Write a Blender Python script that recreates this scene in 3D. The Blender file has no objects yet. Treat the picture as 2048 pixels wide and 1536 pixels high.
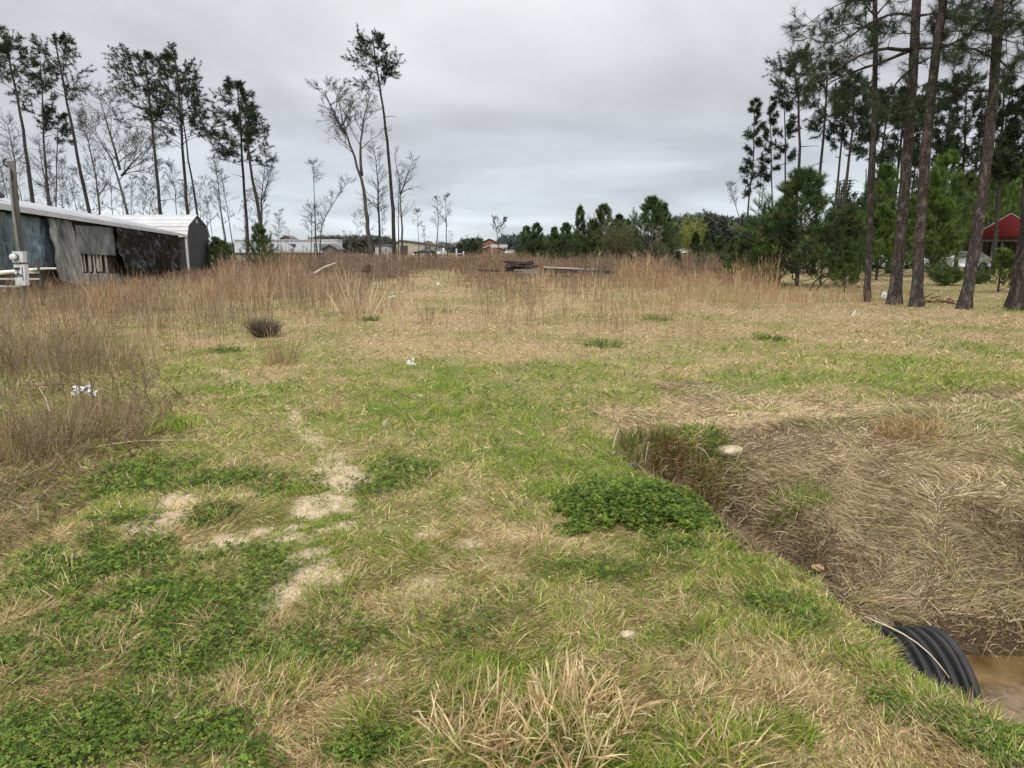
import bpy, math, random
import numpy as np
from mathutils import Vector

# ------------------------------------------------------------------ camera
TH = math.radians(10.9); F = 1420.0; H = 1.65
CT, ST = math.cos(TH), math.sin(TH)
sc = bpy.context.scene
cam_d = bpy.data.cameras.new('camera'); cam = bpy.data.objects.new('camera', cam_d)
sc.collection.objects.link(cam); sc.camera = cam
cam.location = (0, 0, H); cam.rotation_euler = (math.radians(90) - TH, 0, 0)
cam_d.sensor_width = 36; cam_d.lens = 36 * F / 2048; cam_d.clip_end = 5000; cam_d.clip_start = 0.05
sc.view_settings.view_transform = 'Standard'; sc.view_settings.look = 'None'
sc.view_settings.exposure = 0.30; sc.view_settings.gamma = 1
# ------------------------------------------------------------------ world
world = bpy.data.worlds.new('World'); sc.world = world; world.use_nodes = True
nt = world.node_tree; nt.nodes.clear(); N = nt.nodes.new; LK = nt.links.new
SUN_EL, SUN_AZ = math.radians(50), math.radians(205)
out = N('ShaderNodeOutputWorld'); mixs = N('ShaderNodeMixShader')
sky = N('ShaderNodeTexSky'); sky.sky_type = 'NISHITA'; sky.sun_disc = False
sky.sun_elevation = SUN_EL; sky.sun_rotation = SUN_AZ
bg1 = N('ShaderNodeBackground'); bg1.inputs[1].default_value = 0.1; LK(sky.outputs[0], bg1.inputs[0])
tc = N('ShaderNodeTexCoord'); sep = N('ShaderNodeSeparateXYZ'); LK(tc.outputs['Generated'], sep.inputs[0])
def M(op, a, b=None, c=None, clamp=False):
    n = N('ShaderNodeMath'); n.operation = op; n.use_clamp = clamp
    for i, v in enumerate((a, b, c)):
        if v is None: continue
        if isinstance(v, (int, float)): n.inputs[i].default_value = v
        else: LK(v, n.inputs[i])
    return n.outputs[0]
zz = M('MAXIMUM', sep.outputs[2], 0.0); den = M('ADD', zz, 0.16)
comb = N('ShaderNodeCombineXYZ'); LK(M('DIVIDE', sep.outputs[0], den), comb.inputs[0]); LK(M('DIVIDE', sep.outputs[1], den), comb.inputs[1])
nz = N('ShaderNodeTexNoise'); nz.inputs['Scale'].default_value = 0.75; nz.inputs['Detail'].default_value = 7; nz.inputs['Roughness'].default_value = 0.5; nz.inputs['Distortion'].default_value = 0.35
LK(comb.outputs[0], nz.inputs['Vector'])
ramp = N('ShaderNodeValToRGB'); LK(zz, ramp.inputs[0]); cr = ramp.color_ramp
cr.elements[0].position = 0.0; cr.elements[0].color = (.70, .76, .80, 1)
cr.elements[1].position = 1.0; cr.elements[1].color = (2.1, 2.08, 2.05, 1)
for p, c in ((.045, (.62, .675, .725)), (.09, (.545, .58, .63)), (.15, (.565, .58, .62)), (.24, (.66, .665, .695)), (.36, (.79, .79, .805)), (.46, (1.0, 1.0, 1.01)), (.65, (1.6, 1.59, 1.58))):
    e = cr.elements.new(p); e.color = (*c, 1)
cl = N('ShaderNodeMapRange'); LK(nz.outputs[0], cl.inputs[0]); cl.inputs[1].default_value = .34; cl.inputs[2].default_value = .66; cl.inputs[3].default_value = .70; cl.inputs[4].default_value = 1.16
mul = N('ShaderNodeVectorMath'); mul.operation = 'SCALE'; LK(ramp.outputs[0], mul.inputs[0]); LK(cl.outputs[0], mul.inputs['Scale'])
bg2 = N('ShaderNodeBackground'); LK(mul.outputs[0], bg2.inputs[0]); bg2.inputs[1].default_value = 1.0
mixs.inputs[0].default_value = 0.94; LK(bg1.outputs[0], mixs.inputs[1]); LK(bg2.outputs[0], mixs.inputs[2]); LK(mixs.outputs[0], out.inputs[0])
# ------------------------------------------------------------------ sun
sd = bpy.data.lights.new('sun', 'SUN'); sd.energy = 1.5; sd.angle = math.radians(14); sd.color = (1, .94, .84)
so = bpy.data.objects.new('sun', sd); sc.collection.objects.link(so)
so.rotation_euler = (math.radians(90) - SUN_EL, 0, math.pi - SUN_AZ)

R = np.random.default_rng(7)
# ------------------------------------------------------------------ coordinates
def W(px, py, Y):
    u = (px - 1024) / F; v = (768 - py) / F
    t = Y / (CT + v * ST)
    return np.array([u * t, Y, H + t * (-ST + v * CT)])
def G(px, py):
    u = (px - 1024) / F; v = (768 - py) / F
    t = H / (ST - v * CT)
    return u * t, t * (CT + v * ST), t
# ------------------------------------------------------------------ noise
_perm = R.random((256, 256))
def vnoise(x, y):
    xi = np.floor(x).astype(int); yi = np.floor(y).astype(int); fx = x - xi; fy = y - yi
    fx = fx * fx * (3 - 2 * fx); fy = fy * fy * (3 - 2 * fy)
    a = _perm[xi & 255, yi & 255]; b = _perm[(xi + 1) & 255, yi & 255]; c = _perm[xi & 255, (yi + 1) & 255]; d = _perm[(xi + 1) & 255, (yi + 1) & 255]
    return (a * (1 - fx) + b * fx) * (1 - fy) + (c * (1 - fx) + d * fx) * fy
def fbm(x, y, s=1.0, o=4):
    r = 0; a = .5; tot = 0
    for i in range(o):
        r = r + a * vnoise(x * s + 17.3 * i, y * s + 5.1 * i); tot += a; a *= .5; s *= 2.03
    return r / tot
def ss(a, b, x):
    t = np.clip((x - a) / (b - a), 0, 1); return t * t * (3 - 2 * t)
# ------------------------------------------------------------------ terrain height
CLX, CLY = 0.80, 4.30
def gz(x, y):
    x = np.asarray(x, float); y = np.asarray(y, float)
    d = np.hypot(x, y)
    z = (fbm(x + 40, y + 9, .35, 3) - .5) * .16 * ss(2, 9, d) + (fbm(x, y, 2.2, 3) - .5) * .05
    z = z * (1 - .8 * ss(60, 120, d))
    # right-hand gully and road ditch
    s = (x - .85) * .962 + (y - 5.67) * .273
    s = s + (fbm(x * 1.3, y * 1.3 + 30, 1.6, 3) - .5) * .16
    a = (x - .85) * .273 + (5.67 - y) * .962
    D = .56 * ss(-.45, .25, a) + .26 * ss(1.2, 2.7, a)
    wdn = .42 + .45 * ss(-.1, .5, a) * (1 - ss(1.2, 2.2, a)); bank = np.minimum(np.maximum(s - wdn, 0), np.maximum(y - 3.62 - .05 * np.sin(x * 3), 0) * 1.25); bank = np.minimum(bank * 1.7, .30 + .30 * (bank - .17))
    bankz = -D + bank
    capz = .10 + .06 * fbm(x, y + 80, .8, 2)
    bankz = capz - np.log1p(np.exp((capz - bankz) * 9)) / 9
    near = -D + np.maximum(2.55 - y, 0) * 1.1
    bz = np.maximum(bankz, near)
    side = -D * ss(-.04, .36, s)
    gul = np.where(s < .42, np.maximum(side, np.minimum(bz, 0)), np.minimum(bz, .2))
    act = ss(-.5, .1, a) * (s > -.05)
    z = z * (1 - .5 * act) + gul * act
    # small hollow at the head of the gully
    z -= .16 * np.exp(-(((x - 1.3) / .42) ** 2 + ((y - 5.45) / .38) ** 2))
    z -= .17 * np.exp(-(((x - 1.84) / .24) ** 2 + ((y - 2.72) / .42) ** 2)) * (z > -.5)
    # left roadside ditch
    z -= .38 * ss(-2.55, -3.3, x) * np.exp(-((y - 3.9 - .12 * (x + 3)) / .75) ** 2)
    # clover mound and low ridges of the old wheel ruts
    z += .05 * np.exp(-(((x - CLX) / .36) ** 2 + ((y - CLY) / .36) ** 2))
    z += .07 * np.exp(-((y - (4.05 + .35 * (x + 2.2))) / .16) ** 2) * ss(-.9, -1.4, x) * ss(-3.1, -2.5, x)
    return z
# ------------------------------------------------------------------ mesh building
class Geo:
    def __init__(s): s.v = []; s.f = []; s.c = []; s.n = 0; s.m = []
    def add(s, v, f, c, mi=0):
        v = np.asarray(v, float).reshape(-1, 3); f = np.asarray(f, int).reshape(-1, 3)
        c = np.asarray(c, float)
        if c.ndim == 1: c = np.tile(c, (len(v), 1))
        s.v.append(v); s.f.append(f + s.n); s.c.append(c); s.n += len(v); s.m.append(np.full(len(f), mi)); return s
    def quad(s, pts, c=(.5, .5, .5), mi=0): return s.add(pts, [[0, 1, 2], [0, 2, 3]], c, mi)
    def box(s, lo, hi, c=(.5, .5, .5), mi=0):
        x0, y0, z0 = lo; x1, y1, z1 = hi
        v = [(x0, y0, z0), (x1, y0, z0), (x1, y1, z0), (x0, y1, z0), (x0, y0, z1), (x1, y0, z1), (x1, y1, z1), (x0, y1, z1)]
        return s.hexa(v, c, mi)
    def hexa(s, v, c=(.5, .5, .5), mi=0):
        q = [(0, 3, 2, 1), (4, 5, 6, 7), (0, 1, 5, 4), (1, 2, 6, 5), (2, 3, 7, 6), (3, 0, 4, 7)]
        vv = np.asarray(v, float); f = []
        o = []; k = 0
        for a in q:
            o += [vv[i] for i in a]; f += [[k, k + 1, k + 2], [k, k + 2, k + 3]]; k += 4
        return s.add(o, f, c, mi)
    def beam(s, p, q, w, t, c=(.5, .5, .5), up=(0, 0, 1)):
        p = Vector(p); q = Vector(q); d = (q - p).normalized(); u = Vector(up)
        a = d.cross(u)
        if a.length < 1e-3: a = d.cross(Vector((1, 0, 0)))
        a.normalize(); b = a.cross(d).normalized(); a *= w / 2; b *= t / 2
        return s.hexa([p - a - b, p + a - b, q + a - b, q - a - b, p - a + b, p + a + b, q + a + b, q - a + b], c)
    def build(s, name, mat, parent=None, smooth=False, loc=None, link=True):
        me = bpy.data.meshes.new(name)
        if s.n:
            V = np.concatenate(s.v); T = np.concatenate(s.f); C = np.concatenate(s.c)
            me.vertices.add(len(V)); me.vertices.foreach_set('co', V.astype(np.float32).ravel())
            me.loops.add(len(T) * 3); me.loops.foreach_set('vertex_index', T.astype(np.int32).ravel())
            me.polygons.add(len(T)); me.polygons.foreach_set('loop_start', np.arange(0, len(T) * 3, 3, dtype=np.int32))
            me.update(calc_edges=True)
            if smooth: me.polygons.foreach_set('use_smooth', np.ones(len(T), bool))
            if isinstance(mat, (list, tuple)): me.polygons.foreach_set('material_index', np.concatenate(s.m).astype(np.int32))
            at = me.color_attributes.new('Col', 'FLOAT_COLOR', 'POINT')
            at.data.foreach_set('color', np.concatenate([C, np.ones((len(C), 1))], 1).astype(np.float32).ravel())
        for m in (mat if isinstance(mat, (list, tuple)) else [mat]): me.materials.append(m)
        o = bpy.data.objects.new(name, me)
        sc.collection.objects.link(o)
        if parent is not None: o.parent = parent
        if loc is not None: o.location = loc
        return o
def unit(v): return v / np.maximum(np.linalg.norm(v, axis=-1, keepdims=True), 1e-9)
def strips(g, P, D, L, Wd, droop, col, nseg=2, taper=.7, mi=0):
    n = len(P); L = np.broadcast_to(L, n); Wd = np.broadcast_to(Wd, n); droop = np.broadcast_to(droop, n); col = np.broadcast_to(col, (n, 3))
    side = unit(np.cross(D, R.normal(size=(n, 3)))) * Wd[:, None] * .5
    vs = []
    for i in range(nseg):
        t = i / nseg; c = P + D * (L * t)[:, None]; c[:, 2] -= droop * L * t * t
        w = (1 - t) ** taper
        vs += [c - side * w, c + side * w]
    c = P + D * L[:, None]; c[:, 2] -= droop * L; vs.append(c)
    k = len(vs); V = np.stack(vs, 1).reshape(-1, 3)
    f = []
    for i in range(nseg - 1): f += [[2 * i, 2 * i + 1, 2 * i + 3], [2 * i, 2 * i + 3, 2 * i + 2]]
    f.append([2 * nseg - 2, 2 * nseg - 1, 2 * nseg])
    T = (np.array(f)[None] + (np.arange(n) * k)[:, None, None]).reshape(-1, 3)
    g.add(V, T, np.repeat(col, k, 0), mi)
def segs(g, S, col, k=3):
    """S rows: p0(3) p1(3) r0 r1"""
    S = np.asarray(S, float).reshape(-1, 8); n = len(S)
    if n == 0: return
    p0 = S[:, :3]; p1 = S[:, 3:6]; d = unit(p1 - p0)
    ref = np.where(np.abs(d[:, 2:3]) > .9, np.array([[1., 0, 0]]), np.array([[0, 0, 1.]]))
    a = unit(np.cross(d, ref)); b = np.cross(d, a); vs = []
    for p, r in ((p0, S[:, 6]), (p1, S[:, 7])):
        for i in range(k):
            t = 2 * math.pi * i / k; vs.append(p + (a * math.cos(t) + b * math.sin(t)) * r[:, None])
    V = np.stack(vs, 1).reshape(-1, 3); f = []
    for i in range(k):
        j = (i + 1) % k; f += [[i, j, k + j], [i, k + j, k + i]]
    T = (np.array(f)[None] + (np.arange(n) * 2 * k)[:, None, None]).reshape(-1, 3)
    g.add(V, T, np.tile(np.asarray(col, float), (len(V), 1)))
def tube(g, pts, rad, col, k=8, rough=0.0):
    pts = np.asarray(pts, float); n = len(pts); d = unit(np.gradient(pts, axis=0))
    ref = np.array([1., .13, 0]) if abs(d[0, 2]) > .7 else np.array([0, 0, 1.])
    a = unit(np.cross(d, ref)); b = np.cross(d, a); V = []
    for i in range(n):
        for j in range(k):
            t = 2 * math.pi * j / k; r = rad[i] * (1 + rough * (R.random() - .5) * 2)
            V.append(pts[i] + (a[i] * math.cos(t) + b[i] * math.sin(t)) * r)
    f = []
    for i in range(n - 1):
        for j in range(k):
            q = (j + 1) % k; f += [[i * k + j, i * k + q, (i + 1) * k + q], [i * k + j, (i + 1) * k + q, (i + 1) * k + j]]
    V.append(pts[0]); V.append(pts[-1])
    for j in range(k):
        q = (j + 1) % k; f += [[n * k, q, j], [n * k + 1, (n - 1) * k + j, (n - 1) * k + q]]
    g.add(V, f, col)
def densify(pts, step):
    pts = np.asarray(pts, float); out_ = [pts[0]]
    for a, b in zip(pts[:-1], pts[1:]):
        m = max(1, int(np.linalg.norm(b - a) / step))
        for i in range(1, m + 1): out_.append(a + (b - a) * i / m)
    return np.array(out_)
def smoothp(p, it=2):
    p = np.array(p, float)
    for _ in range(it):
        q = p.copy(); q[1:-1] = (p[:-2] + 2 * p[1:-1] + p[2:]) / 4; p = q
    return p
def rdir(n): return unit(R.normal(size=(n, 3)))
# ------------------------------------------------------------------ object helpers
def tag(o, label=None, cat=None, group=None, kind=None):
    if label: o['label'] = label
    if cat: o['category'] = cat
    if group: o['group'] = group
    if kind: o['kind'] = kind
    return o
def empty(name, loc, label=None, cat=None, group=None):
    o = bpy.data.objects.new(name, None); sc.collection.objects.link(o); o.location = loc; o.empty_display_size = .2
    return tag(o, label, cat, group)
def copy_tree(o, parent=None):
    c = o.copy(); sc.collection.objects.link(c)
    if parent is not None: c.parent = parent
    for ch in list(o.children): copy_tree(ch, c)
    return c
# ------------------------------------------------------------------ materials
def newmat(name):
    m = bpy.data.materials.new(name); m.use_nodes = True; n = m.node_tree; b = n.nodes['Principled BSDF']; return m, n, b
def vegmat(name, transl=.3, rough=.6, var=.35, scale=9, spec=.08):
    m, n, b = newmat(name)
    at = n.nodes.new('ShaderNodeAttribute'); at.attribute_name = 'Col'
    tx = n.nodes.new('ShaderNodeTexNoise'); tx.inputs['Scale'].default_value = scale; tx.inputs['Detail'].default_value = 3
    ge = n.nodes.new('ShaderNodeNewGeometry'); n.links.new(ge.outputs['Position'], tx.inputs['Vector'])
    mr = n.nodes.new('ShaderNodeMapRange'); mr.inputs[1].default_value = .3; mr.inputs[2].default_value = .7; mr.inputs[3].default_value = 1 - var; mr.inputs[4].default_value = 1 + var
    n.links.new(tx.outputs[0], mr.inputs[0])
    vm = n.nodes.new('ShaderNodeVectorMath'); vm.operation = 'SCALE'; n.links.new(at.outputs['Color'], vm.inputs[0]); n.links.new(mr.outputs[0], vm.inputs['Scale'])
    n.links.new(vm.outputs[0], b.inputs['Base Color']); b.inputs['Roughness'].default_value = rough; b.inputs['Specular IOR Level'].default_value = spec
    if transl:
        tr = n.nodes.new('ShaderNodeBsdfTranslucent'); n.links.new(vm.outputs[0], tr.inputs[0])
        mx = n.nodes.new('ShaderNodeMixShader'); mx.inputs[0].default_value = transl
        n.links.new(b.outputs[0], mx.inputs[1]); n.links.new(tr.outputs[0], mx.inputs[2])
        n.links.new(mx.outputs[0], n.nodes['Material Output'].inputs[0])
    return m
def surf(name, c1, c2=None, scale=5, rough=.8, bump=.2, stretch=(1, 1, 1), metal=0, spec=.3, detail=6, lo=.35, hi=.65, coord='Object', bdist=.02):
    m, n, b = newmat(name); c2 = c2 or tuple(x * .7 for x in c1)
    t = n.nodes.new('ShaderNodeTexCoord'); mp = n.nodes.new('ShaderNodeMapping'); mp.inputs['Scale'].default_value = stretch
    n.links.new(t.outputs[coord], mp.inputs[0])
    tx = n.nodes.new('ShaderNodeTexNoise'); tx.inputs['Scale'].default_value = scale; tx.inputs['Detail'].default_value = detail
    n.links.new(mp.outputs[0], tx.inputs['Vector'])
    cr = n.nodes.new('ShaderNodeValToRGB'); cr.color_ramp.elements[0].position = lo; cr.color_ramp.elements[1].position = hi
    cr.color_ramp.elements[0].color = (*c2, 1); cr.color_ramp.elements[1].color = (*c1, 1)
    n.links.new(tx.outputs[0], cr.inputs[0]); n.links.new(cr.outputs[0], b.inputs['Base Color'])
    b.inputs['Roughness'].default_value = rough; b.inputs['Metallic'].default_value = metal; b.inputs['Specular IOR Level'].default_value = spec
    if bump:
        bp = n.nodes.new('ShaderNodeBump'); bp.inputs['Strength'].default_value = bump; bp.inputs['Distance'].default_value = bdist
        n.links.new(tx.outputs[0], bp.inputs['Height']); n.links.new(bp.outputs[0], b.inputs['Normal'])
    return m
def barkmat(name, dark, light, patch):
    m, n, b = newmat(name)
    t = n.nodes.new('ShaderNodeTexCoord'); mp = n.nodes.new('ShaderNodeMapping'); mp.inputs['Scale'].default_value = (1, 1, .5)
    n.links.new(t.outputs['Object'], mp.inputs[0])
    vo = n.nodes.new('ShaderNodeTexVoronoi'); vo.inputs['Scale'].default_value = 26; vo.feature = 'DISTANCE_TO_EDGE'; n.links.new(mp.outputs[0], vo.inputs['Vector'])
    no = n.nodes.new('ShaderNodeTexNoise'); no.inputs['Scale'].default_value = 9; no.inputs['Detail'].default_value = 8; n.links.new(mp.outputs[0], no.inputs['Vector'])
    cr = n.nodes.new('ShaderNodeValToRGB'); e = cr.color_ramp.elements; e[0].position = .02; e[0].color = (*dark, 1); e[1].position = .28; e[1].color = (*light, 1)
    n.links.new(vo.outputs['Distance'], cr.inputs[0])
    mx = n.nodes.new('ShaderNodeMixRGB'); cr2 = n.nodes.new('ShaderNodeValToRGB'); cr2.color_ramp.elements[0].position = .5; cr2.color_ramp.elements[1].position = .68
    n.links.new(no.outputs[0], cr2.inputs[0]); n.links.new(cr2.outputs[0], mx.inputs[0]); n.links.new(cr.outputs[0], mx.inputs[1]); mx.inputs[2].default_value = (*patch, 1)
    n.links.new(mx.outputs[0], b.inputs['Base Color']); b.inputs['Roughness'].default_value = .95; b.inputs['Specular IOR Level'].default_value = .1
    bp = n.nodes.new('ShaderNodeBump'); bp.inputs['Strength'].default_value = 1.0; bp.inputs['Distance'].default_value = .03
    n.links.new(vo.outputs['Distance'], bp.inputs['Height']); n.links.new(bp.outputs[0], b.inputs['Normal'])
    return m
MAT = dict(
    grass=vegmat('grass_mat', .35, .55, .25, 25), straw=vegmat('straw_mat', .25, .6, .2, 30), clover=vegmat('clover_mat', .35, .55, .25, 12, .12),
    needle=vegmat('needle_mat', .15, .6, .5, 1.1), weed=vegmat('weed_mat', .2, .8, .2, 2), twig=vegmat('twig_mat', 0, .9, .2, 3), leaf=vegmat('leaf_mat', .35, .6, .3, 3),
    bark=barkmat('pine_bark', (.030, .024, .021), (.085, .070, .063), (.13, .112, .102)),
    farbark=surf('far_bark', (.06, .05, .045), (.03, .026, .024), 3, .95, .3, (1, 1, .3)),
    greybark=surf('grey_bark', (.10, .092, .085), (.045, .04, .038), 4, .95, .4, (1, 1, .3)),
)
# ------------------------------------------------------------------ ground cover zones (world ellipses)
def ell(lst):
    r = []
    for e in lst:
        cx, cy, rx, ry = e[:4]; w = e[4] if len(e) > 4 else 1
        X, Y, t = G(cx, cy); y1 = G(cx, cy - ry)[1]; y2 = G(cx, cy + ry)[1]
        r.append((X, Y, rx * t / F, abs(y1 - y2) / 2, w))
    return r
def mask(lst, x, y, soft=.45, jit=.35, rag=.9):
    j1 = (fbm(x + 3, y, 1.7, 4) - .5) * 2 * jit; j2 = (fbm(x, y + 50, 1.7, 4) - .5) * 2 * jit
    j3 = (fbm(x + 9, y + 9, 5, 4) - .5) * rag
    m = np.zeros_like(x)
    for X, Y, a, b, w in lst:
        k = 1 if a > .6 else a / .6
        d = np.hypot((x - X + j1 * k) / a, (y - Y + j2 * k) / b) + j3
        m = np.maximum(m, w * (1 - ss(1 - soft, 1 + soft, d)))
    return m
SAND = ell([(345, 1008, 34, 20), (860, 1065, 30, 10, .7), (930, 1085, 25, 8, .7), (130, 1040, 60, 8, .7), (760, 1340, 35, 30, .7), (1250, 1275, 22, 14, .9), (730, 1395, 40, 20, .6), (850, 1160, 50, 25, .5), (930, 995, 30, 12, .6), (400, 1420, 30, 30, .5), (960, 1200, 60, 25, .35), (1100, 1070, 60, 25, .35)])
RUTS = [([(712, 948), (690, 985), (655, 1010), (612, 1040), (592, 1075), (602, 1115), (578, 1160), (566, 1205)], .16, .15, .92), ([(668, 950), (636, 890), (600, 850), (560, 812), (500, 778), (425, 745), (385, 728)], .075, .04, .5),
        ([(612, 1050), (525, 1064), (470, 1078), (415, 1104)], .11, .09, .95), ([(505, 985), (440, 1008), (355, 1030), (300, 1062)], .08, .09, .85)]
def ruts(x, y):
    m = np.zeros_like(x); j = (fbm(x + 2, y + 2, 9, 4) - .5) * 4.4 + (fbm(x, y + 5, 2.4, 3) - .5) * 2.8
    for pts, w0, w1, wt in RUTS:
        Q = [G(*p)[:2] for p in pts]; best = np.full_like(x, 99.)
        for i in range(len(Q) - 1):
            ax, ay = Q[i]; bx, by = Q[i + 1]; L2 = (bx - ax) ** 2 + (by - ay) ** 2; t = np.clip(((x - ax) * (bx - ax) + (y - ay) * (by - ay)) / L2, 0, 1); w = w0 + (w1 - w0) * (i + t) / (len(Q) - 1)
            best = np.minimum(best, np.hypot(x - ax - t * (bx - ax), y - ay - t * (by - ay)) / w)
        m = np.maximum(m, wt * (1 - ss(.4, 1.35, best + j)))
    return m
CLOV = ell([(200, 1130, 190, 45), (90, 1180, 140, 50), (330, 1200, 190, 55), (430, 1230, 120, 60), (200, 1280, 180, 50, .9), (350, 1330, 130, 45), (60, 1300, 100, 60, .8), (260, 1420, 190, 60, .9), (120, 1500, 160, 50, .9), (420, 1480, 120, 60, .7),
            (500, 1170, 60, 60, .9), (290, 955, 90, 28, .8), (470, 960, 130, 16, .8), (560, 985, 90, 12, .8), (400, 1050, 60, 14, .9), (250, 1060, 70, 14, .8), (780, 960, 60, 30, .7), (640, 1290, 80, 50, .6), (690, 1240, 90, 30, .5),
            (1270, 1030, 110, 52), (1330, 1080, 60, 30), (1200, 1130, 80, 20, .6), (1850, 1430, 90, 22), (1980, 1475, 90, 30), (1760, 1405, 40, 14, .9), (2020, 1520, 60, 30), (1560, 1210, 50, 30, .7), (1630, 1260, 50, 30, .6), (960, 1240, 60, 30, .3), (740, 1500, 60, 25, .8)])
GREEN = ell([(560, 800, 120, 38, .9), (700, 850, 130, 55, .9), (860, 830, 200, 60, .8), (1080, 790, 260, 42, .95), (1400, 770, 160, 26, .95), (1560, 755, 180, 22, 1), (1330, 720, 80, 10, .95), (1730, 760, 160, 18), (1920, 760, 160, 30, .9), (1780, 735, 80, 8),
             (340, 760, 110, 30, .8), (430, 740, 70, 16, .8), (250, 740, 60, 16, .8), (340, 845, 45, 12), (760, 790, 70, 20), (780, 940, 160, 50, .8), (1000, 870, 180, 40, .8), (960, 960, 120, 40, .6), (1100, 980, 90, 60, .6), (450, 880, 130, 40, .7), (250, 900, 120, 40, .6),
             (1950, 830, 100, 40, .9), (2020, 880, 60, 30, .8), (1200, 688, 60, 7, .9), (1540, 675, 32, 8), (1310, 636, 30, 7), (740, 637, 22, 7), (455, 700, 40, 7, .8), (1480, 1120, 60, 30, .8), (1400, 1060, 50, 40, .8), (1600, 1140, 60, 30, .9), (1690, 1190, 50, 30, .9),
             (700, 1110, 90, 40, .6), (860, 1290, 160, 60, .45), (560, 1370, 120, 60, .6), (1000, 1130, 160, 60, .35), (1500, 1440, 90, 30, .6), (1310, 1160, 90, 40, .5), (150, 690, 60, 16, .5), (300, 680, 40, 10, .6), (1660, 960, 30, 16, .5), (860, 1400, 50, 30, .6), (1540, 1030, 60, 30, .5)])
STRAW = ell([(1050, 700, 300, 20, .8), (1300, 665, 240, 14), (1650, 670, 260, 14, .8), (780, 690, 160, 12), (860, 640, 160, 24, .8), (830, 560, 45, 10, 1), (850, 585, 100, 14, .8), (1760, 830, 200, 50, .9), (1650, 870, 170, 50, .9), (1850, 950, 220, 80, .8), (1300, 1330, 220, 60, .8), (1120, 1250, 180, 40, .6), (1500, 1330, 180, 60, .8), (1650, 1480, 160, 60, .9), (1230, 1210, 160, 40, .6), (1010, 770, 50, 12, .8)])
BROWN = ell([(100, 900, 190, 70), (60, 980, 140, 50), (230, 830, 120, 40, .8), (150, 780, 160, 40, .6), (1470, 1040, 60, 50), (1400, 960, 70, 40), (1520, 1090, 50, 26), (1970, 790, 90, 12, .6), (1860, 800, 60, 12, .5), (30, 1030, 90, 30, .8)])
def zones(x, y):
    sand = mask(SAND, x, y, .55, .22, 2.2); clov = mask(CLOV, x, y, .75, .28, 2.2); green = mask(GREEN, x, y, .5, .4); straw = mask(STRAW, x, y, .5, .4); brown = mask(BROWN, x, y, .5, .3)
    sand = sand * ss(.33, .52, fbm(x + 2, y + 2, 9, 4) * .65 + fbm(x, y * 1.5, 2.5, 3) * .35); sand = np.maximum(sand, ruts(x, y)); brown = brown * np.where(x < 0, .55, 1)
    nl = fbm(x + 11, y + 23, .9, 4); n2 = fbm(x + 70, y + 3, 4.5, 3)
    base = .40 + .0 * y
    base = np.where(y > 9.5, .34, base); base = np.where(y > 16, .24, base)
    g = base + (nl - .5) * 1.6 + (n2 - .5) * .9
    g = np.clip(g, 0.03, .92)
    g = g * (1 - .85 * straw) * (1 - .6 * brown); g = np.maximum(g, green * (.72 + (n2 - .5) * .9))
    # matted dead grass on the bank right of the gully
    s = (x - .85) * .962 + (y - 5.67) * .273
    mat = ss(.25, .6, s) * ss(1.6, 2.4, y) * (1 - ss(7.3, 8.3, y + (nl - .5) * 3 + .0 * x))
    g = np.where(mat > .3, g * .35 + .25 * green, g)
    return dict(sand=sand * (1 - mat), clov=clov, green=np.clip(g, 0, 1), brown=brown, mat=mat, nl=nl, n2=n2)
C = lambda *a: np.array(a, float)
# ------------------------------------------------------------------ ground sheet
def axis(lo, hi, a, n, c=0):
    t = np.linspace(math.asinh((lo - c) / a), math.asinh((hi - c) / a), n); return c + a * np.sinh(t)
gx = axis(-900, 900, 2.5, 560, .4); gy = axis(-60, 1500, 3.0, 620, 2.2)
GX, GY = np.meshgrid(gx, gy); fx = GX.ravel(); fy = GY.ravel(); fz = gz(fx, fy)
zn = zones(fx, fy)
soil = C(.16, .12, .075); thatch = C(.30, .23, .125); greenc = C(.12, .145, .038); sandc = C(.47, .375, .26); mudc = C(.075, .05, .032); claygr = C(.15, .14, .06)
g_ = zn['green'][:, None]; col = thatch * (1 - g_) + greenc * g_
col = col * (1 - zn['clov'][:, None]) + C(.07, .10, .025) * zn['clov'][:, None]
col = col * (1 - .5 * zn['brown'][:, None]) + C(.11, .08, .045) * .5 * zn['brown'][:, None]
m = zn['mat'][:, None]; col = col * (1 - m) + C(.14, .108, .068) * m
s_ = np.clip(zn['sand'] * 1.3, 0, 1)[:, None]; col = col * (1 - s_) + sandc * s_
low = ss(-.25, -.55, fz)[:, None] * (fx > 0)[:, None]; col = col * (1 - low) + mudc * low
col = col * (1 - ss(9, 14, fy)[:, None] * C(.04, .07, .0)); far = ss(40, 90, fy)[:, None]; col = col * (1 - far) + C(.15, .125, .08) * far
ny, nx = GX.shape; idx = np.arange(nx * ny).reshape(ny, nx)
q = np.stack([idx[:-1, :-1], idx[:-1, 1:], idx[1:, 1:], idx[1:, :-1]], -1).reshape(-1, 4)
T = np.concatenate([q[:, [0, 1, 2]], q[:, [0, 2, 3]]])
mg, n, b = newmat('ground_mat')
at = n.nodes.new('ShaderNodeAttribute'); at.attribute_name = 'Col'
ge = n.nodes.new('ShaderNodeNewGeometry')
t1 = n.nodes.new('ShaderNodeTexNoise'); t1.inputs['Scale'].default_value = 38; t1.inputs['Detail'].default_value = 8; t1.inputs['Roughness'].default_value = .7; n.links.new(ge.outputs['Position'], t1.inputs['Vector'])
mr = n.nodes.new('ShaderNodeMapRange'); mr.inputs[1].default_value = .3; mr.inputs[2].default_value = .7; mr.inputs[3].default_value = .6; mr.inputs[4].default_value = 1.35; n.links.new(t1.outputs[0], mr.inputs[0])
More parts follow.
